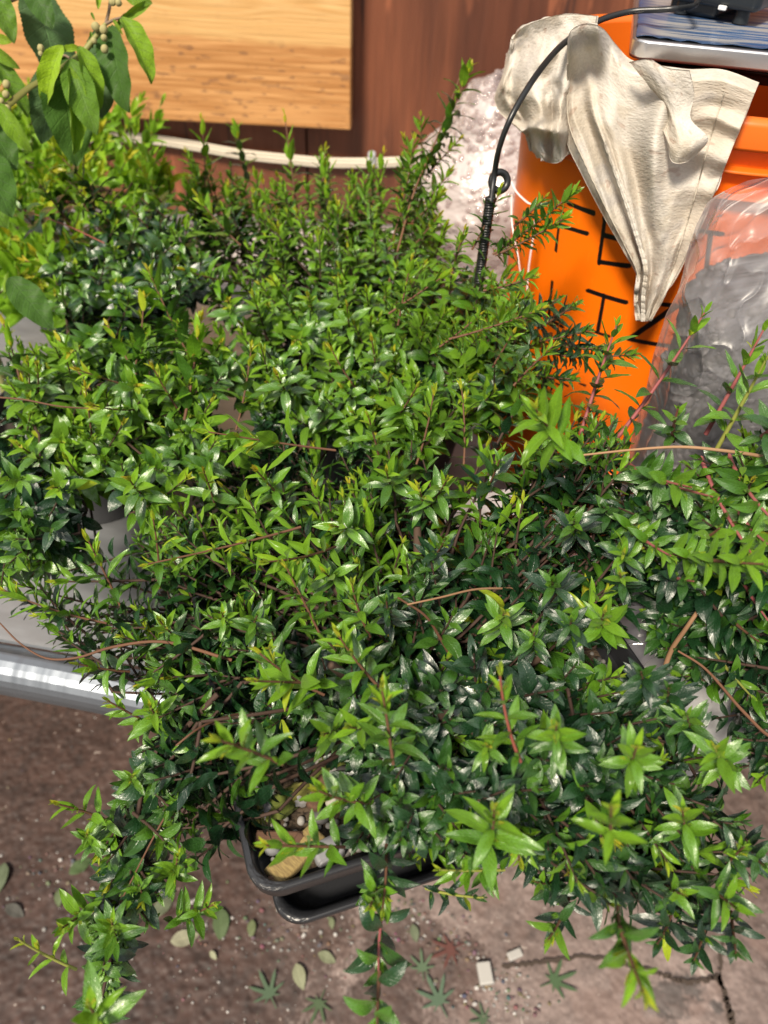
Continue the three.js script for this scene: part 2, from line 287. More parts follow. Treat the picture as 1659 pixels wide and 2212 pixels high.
// ---------------------------------------------------------------- front pot: black tub in a black tray
const potC = PC.clone().addScaledVector(PX, 0.128).addScaledVector(PZ, 0.105);   // centre of the tub
{
  const hx = 0.132, hz = 0.108, r = 0.016;
  const black = std({ color: lin(0.018, 0.019, 0.022), roughness: 0.36, bumpMap: gray(256, 256, (u, v) => fbm(u, v, 40, 40, 4)), bumpScale: 0.0006 });
  const tray = thing('plant_tray', 'black plastic drip tray under the front black pot', 'tray', potC.clone().addScaledVector(PZ, -0.007).addScaledVector(PX, 0.004).setY(0.0815)); tray.rotation.y = potYaw;
  const tx = hx - 0.007, tz = hz - 0.007;
  part('tray_body', loftRect([[tx - 0.014, tz - 0.014, r, 0], [tx - 0.008, tz - 0.008, r, 0.001], [tx - 0.004, tz - 0.004, r, 0.02], [tx, tz, r, 0.023], [tx, tz, r, 0.0265], [tx - 0.002, tz - 0.002, r, 0.027], [tx - 0.006, tz - 0.006, r, 0.0255], [tx - 0.008, tz - 0.008, r, 0.006], [tx - 0.014, tz - 0.014, r, 0.004]], 8, true), black, tray);
  const pot = thing('plant_pot', 'rectangular black plastic pot of gravel and moss at the front', 'plant pot', potC.clone().setY(0.0865)); pot.rotation.y = potYaw;
  const y1 = POT_Y - 0.0865;
  part('pot_body', loftRect([[hx - 0.03, hz - 0.03, r, 0], [hx - 0.026, hz - 0.026, r, 0.001], [hx - 0.012, hz - 0.012, r, y1 - 0.016], [hx - 0.004, hz - 0.004, r, y1 - 0.0145], [hx - 0.0035, hz - 0.0035, r, y1 - 0.012], [hx - 0.006, hz - 0.006, r, y1 - 0.010]], 10), black, pot);
  part('rim', loftRect([[hx - 0.006, hz - 0.006, r, y1 - 0.0125], [hx - 0.0012, hz - 0.0012, r, y1 - 0.0115], [hx, hz, r, y1 - 0.0015], [hx - 0.0004, hz - 0.0004, r, y1 - 0.0004], [hx - 0.0012, hz - 0.0012, r, y1], [hx - 0.0032, hz - 0.0032, r, y1], [hx - 0.004, hz - 0.004, r, y1 - 0.0008], [hx - 0.0055, hz - 0.0055, r, y1 - 0.008], [hx - 0.012, hz - 0.012, r, y1 - 0.04]], 10), black, pot);
  const soilY = y1 - 0.018;
  const soil = sheet(40, 34, (u, v) => V((u * 2 - 1) * (hx - 0.0095), soilY + 0.008 * (fbm(u, v, 9, 7, 3) - 0.5), (v * 2 - 1) * (hz - 0.0095)), 0, [2, 2]);
  part('soil', soil, std({ map: tex(256, 256, (u, v) => mix3([0.025, 0.018, 0.012], [0.09, 0.06, 0.035], fbm(u, v, 30, 30, 4))), roughness: 0.95, bumpMap: gray(256, 256, (u, v) => fbm(u, v, 40, 40, 3)), bumpScale: 0.004 }), pot);
  // pebbles: a few shapes, several stone colours
  const stones = [0, 1, 2, 3].map((k) => { const g = mergeVertices(new THREE.IcosahedronGeometry(1, 2).deleteAttribute('uv').deleteAttribute('normal'), 1e-4); const p = g.attributes.position; for (let i = 0; i < p.count; i++) { const n = V(p.getX(i), p.getY(i), p.getZ(i)); const f = 1 + 0.35 * (fbm((n.x + 1) / 2 + k * 0.2, (n.y + n.z + 2) / 4, 3, 3, 2) - 0.5) + (k > 1 ? 0.12 * Math.sign(n.x * 0.7 + n.y * 0.3) : 0); p.setXYZ(i, n.x * f, n.y * f * 0.72, n.z * f * (0.8 + 0.1 * k)); } g.computeVertexNormals(); return g; });
  const sm = [[0.30, 0.29, 0.28], [0.36, 0.34, 0.30], [0.10, 0.10, 0.11], [0.16, 0.16, 0.17], [0.42, 0.39, 0.33], [0.22, 0.22, 0.14], [0.075, 0.072, 0.07]].map((c) => std({ color: lin(...c), roughness: 0.7 }));
  const put = (x, z, s, name) => { const m = part(name, stones[Math.floor(rnd() * 4)], sm[Math.floor(rnd() * sm.length)], pot); m.position.set(x, soilY + s * 0.25 + 0.003, z); m.scale.setScalar(s); m.rotation.set(rr(-0.5, 0.5), rr(0, 6.3), rr(-0.5, 0.5)); return m; };
  for (let k = 0; k < 110; k++) { // the open front left corner of the pot
    const u = rnd(), v = rnd(); put(-hx + 0.014 + u * 0.11, hz - 0.014 - v * 0.13, rr(0.003, 0.0052) * (rnd() < 0.15 ? 1.5 : 1), 'pebble');
  }
  for (let k = 0; k < 60; k++) put(rr(0.0, 0.07), rr(-0.07, 0.04), rr(0.0026, 0.004), 'pebble');
  const small = new THREE.InstancedMesh(stones[0], std({ roughness: 0.75 }), 900); small.name = 'gravel'; small.userData.kind = 'stuff'; small.castShadow = small.receiveShadow = true;
  for (let k = 0; k < 900; k++) { const M = new THREE.Matrix4().compose(V(rr(-1, 1) * (hx - 0.014), soilY + rr(0, 0.003), rr(-1, 1) * (hz - 0.014)), new THREE.Quaternion().setFromEuler(new THREE.Euler(rr(0, 3), rr(0, 3), rr(0, 3))), V(1, 1, 1).multiplyScalar(rr(0.0014, 0.003))); small.setMatrixAt(k, M); const c = rr(0.05, 0.3); small.setColorAt(k, lin(c, c * 0.95, c * 0.88)); }
  pot.add(small);
  // moss cushion and bark
  const mossG = mergeVertices(new THREE.IcosahedronGeometry(1, 5).deleteAttribute('uv').deleteAttribute('normal'), 1e-4);
  { const p = mossG.attributes.position; for (let i = 0; i < p.count; i++) { const n = V(p.getX(i), p.getY(i), p.getZ(i)); const f = 1 + 0.9 * (fbm(n.x * 0.5 + 0.5, n.z * 0.5 + n.y * 0.3 + 0.5, 5, 5, 4) - 0.5) + rr(-0.09, 0.09); p.setXYZ(i, n.x * f, n.y * f, n.z * f); } mossG.computeVertexNormals(); }
  const mossM = [std({ color: lin(0.075, 0.095, 0.014), roughness: 1 }), std({ color: lin(0.12, 0.115, 0.025), roughness: 1 })];
  const local = (px, py) => pot.worldToLocal(onY(px, py, 0.0865 + soilY + 0.004)); pot.updateMatrixWorld(true);
  for (const [px, py, sx, sy, sz, ry, k] of [[612, 1738, 0.012, 0.006, 0.0065, 0.5, 0], [650, 1715, 0.010, 0.006, 0.006, 0, 1], [552, 1758, 0.005, 0.006, 0.007, 0, 1], [700, 1650, 0.012, 0.005, 0.008, 0, 0], [960, 1655, 0.012, 0.006, 0.009, 0, 0], [560, 1640, 0.012, 0.005, 0.01, 0.4, 0]]) { const l = local(px, py), m = part('moss', mossG, mossM[k], pot); m.position.set(l.x, soilY + 0.004, l.z); m.scale.set(sx, sy, sz); m.rotation.y = ry; }
  const barkTex = tex(256, 256, (u, v) => mix3([0.10, 0.06, 0.025], [0.36, 0.27, 0.10], fbm(u, v, 60, 4, 4))), barkDark = tex(128, 128, (u, v) => mix3([0.04, 0.022, 0.014], [0.16, 0.08, 0.045], fbm(u, v, 5, 40, 3)));
  for (const [px, py, L, w, h, ry, d] of [[640, 1855, 0.034, 0.013, 0.006, 0.55, 0], [588, 1825, 0.026, 0.008, 0.005, -0.3, 1], [610, 1868, 0.032, 0.005, 0.006, 0.75, 1], [575, 1880, 0.02, 0.005, 0.006, 1.2, 1], [710, 1850, 0.016, 0.012, 0.008, 0.2, 2], [690, 1720, 0.02, 0.008, 0.006, 0.9, 1], [880, 1560, 0.03, 0.012, 0.01, -0.5, 1], [1385, 1640, 0.03, 0.012, 0.014, 0.3, 0], [1040, 1570, 0.026, 0.012, 0.008, 0.2, 0]]) {
    const g = new RoundedBoxGeometry(L, h, w, 4, h * 0.3), p = g.attributes.position; for (let i = 0; i < p.count; i++) { const x = p.getX(i), z = p.getZ(i); p.setY(i, p.getY(i) + 0.0015 * (fbm(x / L + 0.5, z / w + 0.5, 4, 12, 2) - 0.5)); p.setX(i, x + 0.002 * (fbm(z / w + 0.5, 0.3, 14, 2, 2) - 0.5)); } g.computeVertexNormals();
    const l = local(px, py), m = part(d === 2 ? 'stone' : 'bark_chip', g, d === 2 ? std({ color: lin(0.2, 0.2, 0.21), roughness: 0.6 }) : std({ map: d ? barkDark : barkTex, roughness: 0.9 }), pot); m.position.set(clamp(l.x, -hx + 0.02, hx - 0.02), soilY + 0.008, clamp(l.z, -hz + 0.016, hz - 0.016)); m.rotation.set(rr(-0.1, 0.1), ry, rr(-0.12, 0.12));
  }
}
// round nursery pots of the plants behind
function nurseryPot(label, pos, R, h, group) {
  const g = thing('nursery_pot', label, 'plant pot', pos, group); const m = std({ color: lin(0.02, 0.02, 0.022), roughness: 0.45 });
  const L = (pts) => new THREE.LatheGeometry(pts.map(([r, y]) => new THREE.Vector2(r, y)), 40);
  part('pot_body', L([[0.0001, 0], [R * 0.76, 0], [R * 0.78, 0.003], [R * 0.93, h - 0.02], [R * 0.93, h - 0.012]]), m, g);
  part('rim', L([[R * 0.93, h - 0.014], [R, h - 0.013], [R, h - 0.001], [R * 0.985, h], [R * 0.95, h - 0.001], [R * 0.91, h - 0.03]]), m, g);
  const s = sheet(20, 20, (u, v) => { const a = u * Math.PI * 2, r = v * R * 0.92; return V(Math.cos(a) * r, h - 0.022 + 0.006 * fbm(u, v, 6, 4, 3), Math.sin(a) * r); });
  part('soil', s, std({ color: lin(0.03, 0.022, 0.016), roughness: 0.95 }), g); return g;
}
// ---------------------------------------------------------------- orange bucket
const BK = at(1580, 127, 0.64), BH = BK.y, BR = 0.172, BRB = 0.146; BK.y = 0;
const bodyR = (y) => lerp(BRB, BR - 0.006, clamp(y / BH, 0, 1.2));
{
  const b = thing('bucket', 'orange plastic bucket with black marker lettering, cloth over its rim', 'bucket', V(BK.x, 0.0012, BK.z));
  const TW = 2048, TH = 1024, cv = document.createElement('canvas'); cv.width = TW; cv.height = TH; const c = cv.getContext('2d');
  c.fillStyle = '#ec6c04'; c.fillRect(0, 0, TW, TH);
  for (let k = 0; k < 900; k++) { c.fillStyle = `rgba(${rnd() < 0.5 ? '255,160,60' : '190,80,0'},${rr(0.03, 0.12)})`; c.fillRect(rnd() * TW, rnd() * TH, rr(1, 4), rr(4, 60)); }
  for (let k = 0; k < 260; k++) { c.strokeStyle = rnd() < 0.3 ? `rgba(120,50,10,${rr(0.05, 0.2)})` : `rgba(255,190,120,${rr(0.05, 0.22)})`; c.lineWidth = rr(0.6, 1.6); c.beginPath(); const x = rnd() * TW, y = rnd() * TH; c.moveTo(x, y); c.lineTo(x + rr(-60, 60), y + rr(-60, 60)); c.stroke(); }
  // hand lettering in marker: angle round the bucket (0 = facing the viewer's side, degrees) and height in metres
  const X = (deg) => (0.5 + deg / 360) * TW, Y = (h) => (1 - h / BH) * TH;
  const stroke = (pts, w = 15) => { c.lineCap = 'round'; c.lineJoin = 'round'; c.strokeStyle = '#0c0c0e'; c.lineWidth = w; c.beginPath(); pts.forEach(([a, h], i) => (i ? c.lineTo(X(a) + rr(-1.5, 1.5), Y(h) + rr(-1.5, 1.5)) : c.moveTo(X(a), Y(h)))); c.stroke(); };
  const toA = (px, py) => { // where the sight line meets the bucket's wall: used once to set out the letters
    const d = ray(px, py), o = camera.position.clone().sub(BK); let t = 0; for (let k = 0; k < 8; k++) { const y = EYE + d.y * t, R = bodyR(clamp(y, 0, BH)); const A = d.x * d.x + d.z * d.z, B = o.x * d.x + o.z * d.z, C = o.x * o.x + o.z * o.z - R * R, D = B * B - A * C; t = D > 0 ? (-B - Math.sqrt(D)) / A : -B / A; }
    const p = d.clone().multiplyScalar(t).add(camera.position); return [Math.atan2(p.x - BK.x, p.z - BK.z) * 180 / Math.PI, p.y];
  };
  const line = (w, ...pts) => { const P = pts.map(([x, y]) => toA(x, y)); for (let k = 0; k < 5; k++) stroke(P.map(([a, h]) => [a + rr(-0.25, 0.25), h + rr(-0.0008, 0.0008)]), w * rr(0.28, 0.5)); };
  line(17, [1228, 444], [1280, 462]);                                                            // foot of a letter in the row under the cloth
  line(17, [1209, 490], [1268, 508]); line(11, [1207, 488], [1201, 545]);                         // F
  line(12, [1306, 474], [1292, 570]); line(16, [1302, 511], [1345, 521]); line(16, [1293, 568], [1356, 577]); line(16, [1306, 474], [1350, 480]);   // E
  line(12, [1412, 490], [1404, 585]); line(13, [1412, 490], [1450, 498], [1450, 525], [1410, 538], [1448, 590]);   // R, behind the cloth
  line(17, [1508, 502], [1556, 508]); line(12, [1534, 506], [1522, 600]);                           // T
  line(11, [1192, 612], [1184, 690]); line(14, [1184, 690], [1215, 708]);                            // L
  line(16, [1270, 630], [1352, 656]); line(10, [1304, 640], [1290, 716]); line(13, [1262, 712], [1314, 728]);      // I
  line(16, [1412, 658], [1459, 664], [1358, 736], [1441, 751]);                                  // Z
  line(14, [1490, 664], [1468, 757]); line(14, [1490, 668], [1560, 676]); line(14, [1480, 712], [1535, 720]); line(14, [1468, 757], [1540, 768]);   // E
  line(12, [1610, 680], [1590, 775]);
  for (const x of [1150, 1163, 1176, 1190]) line(8, [x, 782], [x - 6, 802]); for (const x of [1200, 1214, 1252]) line(7, [x, 830], [x + 12, 836]);
  const map = new THREE.CanvasTexture(cv); map.colorSpace = THREE.SRGBColorSpace; map.wrapS = THREE.RepeatWrapping;
  const mat = phys({ map, roughness: 0.38, specularIntensity: 0.8 }), plain = phys({ color: lin(0.68, 0.13, 0.008), roughness: 0.36 });
  const L = (pts, seg = 120) => { const g = new THREE.LatheGeometry(pts.map(([r, y]) => new THREE.Vector2(r, y)), seg, Math.PI, Math.PI * 2); return g; };
  const rows = []; for (let k = 0; k <= 24; k++) { const y = k / 24 * (BH - 0.02); rows.push([bodyR(y), y]); }
  const body = L(rows); { const p = body.attributes.position, uv = body.attributes.uv; for (let k = 0; k < p.count; k++) { const i = Math.floor(k / rows.length), j = k % rows.length; uv.setXY(k, (Math.PI + i / 120 * Math.PI * 2) / (Math.PI * 2) - 0.0, rows[j][1] / BH); uv.setX(k, i / 120); } }
  part('bucket_body', body, mat, b);
  part('floor', L([[0.0001, 0.004], [BRB - 0.002, 0.004], [BRB, 0]]), plain, b);
  part('inside', L([[BRB - 0.004, 0.005], [BR - 0.010, BH - 0.006]]), plain, b);
  const y = BH;
  part('rim', L([[BR - 0.007, y - 0.021], [BR + 0.003, y - 0.0205], [BR + 0.004, y - 0.018], [BR + 0.004, y - 0.005], [BR + 0.002, y - 0.001], [BR - 0.003, y], [BR - 0.009, y - 0.002], [BR - 0.010, y - 0.008]]), plain, b);
  for (const d of [0.034, 0.052]) part('rib', L([[BR - 0.011, y - d - 0.0045], [BR - 0.0005, y - d - 0.003], [BR, y - d - 0.002], [BR - 0.0005, y - d], [BR - 0.011, y - d + 0.001]]), plain, b);
}
// ---------------------------------------------------------------- weighing scale on the bucket
const SY = BH + 0.032;
{
  const FL = onY(1366, 84, SY), FR = onY(1659, 113, SY), BL = onY(1279, 0, SY);
  const ax = FR.clone().sub(FL).setY(0).normalize(), az = V(ax.z, 0, -ax.x); if (az.dot(BL.clone().sub(FL)) < 0) az.negate();
  const w = 0.30, d = 0.24, c = FL.clone().addScaledVector(ax, w / 2).addScaledVector(az, d / 2);
  const s = thing('weighing_scale', 'steel weighing scale with scuffed blue film, resting on the orange bucket', 'scale', c.clone().setY(BH + 0.001)); s.rotation.y = Math.atan2(-ax.z, ax.x);
  const top = SY - BH - 0.001;
  const chamfer = (hx, hz, y0, y1, ch) => { const sh = new THREE.Shape(); sh.moveTo(-hx + ch, -hz); sh.lineTo(hx - ch, -hz); sh.lineTo(hx, -hz + ch); sh.lineTo(hx, hz - ch); sh.lineTo(hx - ch, hz); sh.lineTo(-hx + ch, hz); sh.lineTo(-hx, hz - ch); sh.lineTo(-hx, -hz + ch); sh.closePath(); const g = new THREE.ExtrudeGeometry(sh, { depth: y1 - y0 - 0.002, bevelEnabled: true, bevelSize: 0.001, bevelThickness: 0.001, bevelSegments: 2 }); g.rotateX(-Math.PI / 2); g.translate(0, y0 + 0.001, 0); return g; };
  part('platform', loftRect([[w / 2 - 0.006, d / 2 - 0.006, 0.008, top - 0.013], [w / 2 - 0.0005, d / 2 - 0.0005, 0.011, top - 0.012], [w / 2, d / 2, 0.012, top - 0.010], [w / 2, d / 2, 0.012, top - 0.002], [w / 2 - 0.0006, d / 2 - 0.0006, 0.012, top - 0.0005], [w / 2 - 0.002, d / 2 - 0.002, 0.011, top]], 8, true), std({ color: lin(0.6, 0.6, 0.61), metalness: 0.95, roughness: 0.28 }), s);
  const film = tex(1024, 1024, (u, v) => { const sc = fbm(u, v, 7, 60, 5), b = fbm(u, v, 4, 4, 3, 2), e = Math.min(u, 1 - u, v, 1 - v); let k = smooth(0.36, 0.56, sc * 0.75 + b * 0.3 - 0.02); k *= smooth(0.0, 0.07, e + 0.05 * (b - 0.5)); return mix3(mix3([0.015, 0.09, 0.26], [0.03, 0.05, 0.10], b), [0.34, 0.33, 0.32], k * 0.9); }, true, THREE.ClampToEdgeWrapping);
  const fg = sheet(60, 50, (u, v) => { const x = (u - 0.5) * (w - 0.006), z = (v - 0.5) * (d - 0.008), e = Math.min(u, 1 - u, v, 1 - v); const k = 0.0025 * (1 - smooth(0, 0.05, e)) * fbm(u, v, 40, 40, 2); return V(x + 0.002 * (fbm(u, v, 20, 20, 2) - 0.5), top + 0.0006 + k, z + 0.002 * (fbm(v, u, 20, 20, 2) - 0.5)); }, 0.0004);
  part('protective_film', fg, phys({ map: film, roughness: 0.42, clearcoat: 0.5, clearcoatRoughness: 0.2 }), s);
  part('base', loftRect([[w / 2 - 0.03, d / 2 - 0.03, 0.01, 0.006], [w / 2 - 0.016, d / 2 - 0.014, 0.01, 0.008], [w / 2 - 0.010, d / 2 - 0.008, 0.01, 0.02], [w / 2 - 0.008, d / 2 - 0.006, 0.01, top - 0.016], [w / 2 - 0.012, d / 2 - 0.01, 0.008, top - 0.0125]], 6), std({ color: lin(0.012, 0.012, 0.013), roughness: 0.32 }), s);
  for (const [x, z] of [[-1, -1], [1, -1], [-1, 1], [1, 1]]) { const f = new THREE.CylinderGeometry(0.012, 0.013, 0.006, 16); f.translate(x * (w / 2 - 0.045), 0.003, z * (d / 2 - 0.045)); part('foot', f, std({ color: lin(0.01, 0.01, 0.01), roughness: 0.8 }), s); }
  // ---- black display housing standing on the film
  const DY = SY + 0.0015, L0 = onY(1424, 28, DY), R0 = onY(1618, 62, DY), bx = R0.clone().sub(L0).setY(0).normalize(), len = R0.distanceTo(L0);
  const h = thing('display_box', 'small black plastic box with power jack, standing on the scale', 'electronic box', L0.clone().lerp(R0, 0.5).addScaledVector(V(bx.z, 0, -bx.x), 0.045).setY(DY)); h.rotation.y = Math.atan2(-bx.z, bx.x);
  const bl = std({ color: lin(0.012, 0.016, 0.02), roughness: 0.33 });
  const body = new RoundedBoxGeometry(len + 0.004, 0.05, 0.085, 4, 0.006); body.translate(0, 0.0335, 0); part('housing', body, bl, h);
  const skirt = new RoundedBoxGeometry(len * 0.55, 0.012, 0.07, 3, 0.004); skirt.translate(-len * 0.2, 0.0055, -0.002); part('skirt', skirt, bl, h);
  for (const x of [-len / 2 + 0.012, len / 2 - 0.012]) { const f = new THREE.CylinderGeometry(0.005, 0.006, 0.008, 14); f.translate(x, 0.004, 0.03); part('foot', f, bl, h); }
  const jx = len / 2 - len * 0.28, nut = new THREE.CylinderGeometry(0.0075, 0.0075, 0.003, 6); nut.rotateX(Math.PI / 2); nut.translate(jx, 0.033, 0.0437); part('jack_nut', nut, std({ color: lin(0.6, 0.6, 0.6), metalness: 1, roughness: 0.25 }), h);
  const ringG = new THREE.TorusGeometry(0.0045, 0.0012, 10, 24); ringG.translate(jx, 0.033, 0.0455); part('jack_ring', ringG, std({ color: lin(0.5, 0.5, 0.5), metalness: 1, roughness: 0.3 }), h);
  const hole = new THREE.CylinderGeometry(0.0036, 0.0036, 0.003, 18); hole.rotateX(Math.PI / 2); hole.translate(jx, 0.033, 0.0445); part('jack_socket', hole, std({ color: lin(0.008, 0.008, 0.008), roughness: 0.5 }), h);
  const pin = new THREE.CylinderGeometry(0.0009, 0.0009, 0.004, 10); pin.rotateX(Math.PI / 2); pin.translate(jx, 0.033, 0.0455); part('jack_pin', pin, std({ color: lin(0.6, 0.58, 0.5), metalness: 1, roughness: 0.3 }), h);
  const tab = new RoundedBoxGeometry(0.006, 0.003, 0.003, 2, 0.0008); tab.translate(len / 2 - 0.024, 0.0095, 0.043); part('chip_mark', tab, std({ color: lin(0.7, 0.72, 0.74), roughness: 0.5 }), h);
  const gl = new THREE.CylinderGeometry(0.006, 0.007, 0.012, 16); gl.rotateX(Math.PI / 2); gl.translate(jx - 0.03, 0.026, 0.046); part('cable_gland', gl, bl, h);
  h.updateMatrixWorld(true); h.userData.out = undefined; delete h.userData.out;
  const start = h.localToWorld(V(jx - 0.03, 0.026, 0.05));
  // ---- black cable with a coiled strain sleeve
  const cb = thing('power_cable', 'black power cable looping off the scale beside the draped cloth', 'cable', V(0, 0, 0)), cm = std({ color: lin(0.012, 0.013, 0.014), roughness: 0.34 });
  const pts = [start, at(1500, 12, 0.545), at(1440, 20, 0.55), at(1370, 24, 0.555), at(1295, 44, 0.545), at(1230, 84, 0.53), at(1185, 128, 0.515), at(1140, 190, 0.515), at(1100, 262, 0.53), at(1076, 330, 0.55), at(1066, 392, 0.556), at(1060, 440, 0.56)];
  part('cord', tube(pts, [0.0021], 10, 80), cm, cb);
  const coil = [], c0 = at(1060, 425, 0.56), c1 = at(1034, 610, 0.605), axis = c1.clone().sub(c0), L = axis.length(); axis.normalize(); const n1 = V(1, 0, 0).cross(axis).normalize(), n2 = axis.clone().cross(n1);
  const turns = 34; for (let k = 0; k <= turns * 10; k++) { const a = k / 10 * Math.PI * 2, t = k / (turns * 10); coil.push(c0.clone().addScaledVector(axis, t * L).addScaledVector(n1, 0.0026 * Math.cos(a)).addScaledVector(n2, 0.0026 * Math.sin(a))); }
  part('coiled_cord', tube(coil, [0.0016], 5, turns * 10), cm, cb);
  const lp = at(1079, 392, 0.56), loopG = new THREE.TorusGeometry(0.0062, 0.0026, 12, 30); const q = new THREE.Quaternion().setFromUnitVectors(V(0, 0, 1), camera.position.clone().sub(lp).add(V(0.25, 0.05, 0)).normalize()); loopG.applyQuaternion(q); loopG.translate(lp.x, lp.y, lp.z); part('cord_loop', loopG, cm, cb);
}
// ---------------------------------------------------------------- cloth over the bucket's rim
{
  const hit = (px, py, off) => { // a point on a sleeve off metres outside the bucket
    const d = ray(px, py), R = BR + 0.004 + off, ox = -BK.x, oz = -BK.z; const A = d.x * d.x + d.z * d.z, B = ox * d.x + oz * d.z, C = ox * ox + oz * oz - R * R, D = B * B - A * C;
    return d.multiplyScalar(D > 0 ? (-B - Math.sqrt(D)) / A : -B / A).add(camera.position);
  };
  const poly = (pts) => { const c = new THREE.CatmullRomCurve3(pts.map(([x, y]) => V(x, y, 0)), false, 'centripetal'); return (t) => { const p = c.getPoint(clamp(t, 0, 1)); return [p.x, p.y]; }; };
  const map = tex(512, 512, (u, v) => { const b = fbm(u, v, 4, 4, 4), m = fbm(u, v, 9, 9, 4, 3); let c = mix3([0.70, 0.645, 0.56], [0.76, 0.725, 0.665], smooth(0.35, 0.65, b)); c = mix3(c, [0.58, 0.51, 0.40], smooth(0.58, 0.75, m) * 0.45); c = mix3(c, [0.55, 0.53, 0.52], smooth(0.6, 0.75, fbm(u, v, 5, 5, 3, 7)) * 0.5); c = mix3(c, [0.42, 0.26, 0.19], smooth(0.70, 0.78, fbm(u, v, 12, 12, 3, 9)) * 0.4); return mul3(c, 0.9 + 0.2 * fbm(u, v, 120, 120, 2, 1)); });
  const bump = gray(1024, 1024, (u, v) => 0.45 * fbm(u, v, 34, 60, 3) + 0.55 * fbm(u, v, 90, 100, 3, 4));
  const cm = phys({ map, bumpMap: bump, bumpScale: 0.0007, roughness: 1, specularIntensity: 0.1, transmission: 0.4, thickness: 0 });
  const c = thing('cloth', 'crumpled cream cotton cloth draped over the rim of the orange bucket', 'cloth', V(0, 0, 0));
  const patch = (T, B, Lf, Rt, off, nu, nv, us) => sheet(nu, nv, (u, v) => {
    const t = T(u), b = B(u), l = Lf(v), r = Rt(v), t0 = T(0), t1 = T(1), b0 = B(0), b1 = B(1);
    const f = (k) => (1 - v) * t[k] + v * b[k] + (1 - u) * l[k] + u * r[k] - ((1 - u) * (1 - v) * t0[k] + u * (1 - v) * t1[k] + (1 - u) * v * b0[k] + u * v * b1[k]);
    return hit(f(0), f(1), off(u, v));
  }, 0.0016, us);
  // the wide flap that hangs to a point
  const flap = patch(
    poly([[1222, 118], [1232, 68], [1262, 51], [1298, 58], [1330, 95], [1362, 128], [1420, 140], [1490, 149], [1560, 150], [1640, 178]]), poly([[1377, 691], [1386, 694], [1394, 694], [1404, 692]]),
    poly([[1222, 118], [1220, 210], [1222, 300], [1258, 380], [1305, 470], [1345, 540], [1378, 605], [1373, 640], [1377, 691]]), poly([[1640, 178], [1596, 285], [1550, 400], [1500, 515], [1452, 610], [1404, 692]]),
    (u, v) => { const w = 0.25 + 0.75 * smooth(0, 0.3, v), k = fbm(u, v, 6, 4, 2, 2) - 0.5;
      let o = 0.012 + 0.011 * w * Math.pow(Math.abs(Math.sin(Math.PI * (3.3 * u + 0.35 * v * (1 - u) + 0.1 * Math.sin(v * 7)))), 1.5) * (1 - 0.35 * v) + 0.010 * k;
      o += 0.010 * Math.exp(-Math.pow((u - 0.22 - 0.25 * v) / 0.035, 2)) * smooth(0.05, 0.3, v) + 0.016 * Math.exp(-Math.pow((u - 0.72 + 0.12 * v) / 0.05, 2)) * (1 - smooth(0.35, 0.62, v));
      o += 0.005 * Math.sin(v * 50 + 3 * u + 5 * fbm(u, v, 5, 9, 3, 22)) * smooth(0.78, 0.95, u) * smooth(0.05, 0.2, v) * (1 - smooth(0.3, 0.6, v)) + 0.0025 * Math.sin(v * 60 + 5 * fbm(u, v, 4, 9, 3, 21)) * (1 - smooth(0.0, 0.14, u)) * smooth(0.3, 0.5, v);
      o += 0.034 * (1 - smooth(0, 0.15, v)) * smooth(0.02, 0.12, u) * (1 - smooth(0.3, 0.42, u));
      o += 0.004 * (fbm(u, v, 9, 12, 2, 12) - 0.5) + 0.002 * Math.pow(Math.abs(Math.sin(9 * u + 4 * v + 5 * fbm(u, v, 5, 4, 2, 13))), 6) * smooth(0.1, 0.3, v);
      return o - 0.030 * Math.pow(1 - smooth(0, 0.05, v), 2) * smooth(0.40, 0.5, u); }, 130, 180, [0.9, 2.2]);
  part('hanging_flap', flap, cm, c);
  { const P = flap.attributes.position, row = 131, seamM = std({ color: lin(0.40, 0.36, 0.30), roughness: 1 });
    for (const col of [11, 119]) { const pts = []; for (let j = 14; j <= 172; j += 2) { const k = j * row + col; pts.push(V(P.getX(k), P.getY(k), P.getZ(k)).addScaledVector(V(P.getX(k) - BK.x, 0, P.getZ(k) - BK.z).normalize(), 0.0004 + 0.0004 * (j % 4 === 0))); } part('hem_seam', tube(pts, [0.0005], 5, 160), seamM, c); } }
  const turned = patch( // the turned-over edge in front of the flap
    poly([[1358, 134], [1400, 128], [1440, 146], [1490, 152]]), poly([[1440, 300], [1452, 350], [1478, 352], [1505, 335]]), poly([[1358, 134], [1400, 185], [1440, 240], [1432, 280], [1440, 300]]), poly([[1490, 152], [1500, 205], [1492, 255], [1530, 300], [1505, 335]]),
    (u, v) => 0.028 + 0.012 * Math.sin(Math.PI * u) * (0.4 + 0.6 * v) + 0.003 * Math.sin(v * 9 + 2 * u) + 0.004 * (fbm(u, v, 4, 4, 2, 4) - 0.5), 50, 60, [0.4, 0.7]);
  part('turned_edge', turned, cm, c);
  const lump = patch( // bunched part over the left of the rim
    poly([[1094, 118], [1120, 66], [1170, 42], [1225, 30], [1290, 34]]), poly([[1160, 338], [1180, 350], [1205, 352], [1222, 338], [1240, 320]]), poly([[1094, 118], [1086, 160], [1068, 215], [1082, 246], [1118, 275], [1140, 300], [1148, 325], [1160, 338]]), poly([[1290, 34], [1275, 110], [1252, 200], [1240, 320]]),
    (u, v) => 0.008 + (1 - 0.8 * smooth(0.6, 1, u)) * (0.010 * smooth(0, 0.15, u) + 0.012 * Math.pow(Math.abs(Math.sin(2.1 * Math.PI * (u * 1.1 + 0.55 * v))), 1.3) * smooth(0.08, 0.3, v) + 0.018 * (fbm(u, v, 4, 4, 2, 6) - 0.5) + 0.016 * Math.exp(-Math.pow((v - 0.62 - 0.3 * u) / 0.05, 2)) + 0.006 * (fbm(u, v, 9, 8, 2, 16) - 0.5)), 100, 110, [0.8, 1.1]);
  part('bunched_fold', lump, cm, c);
}
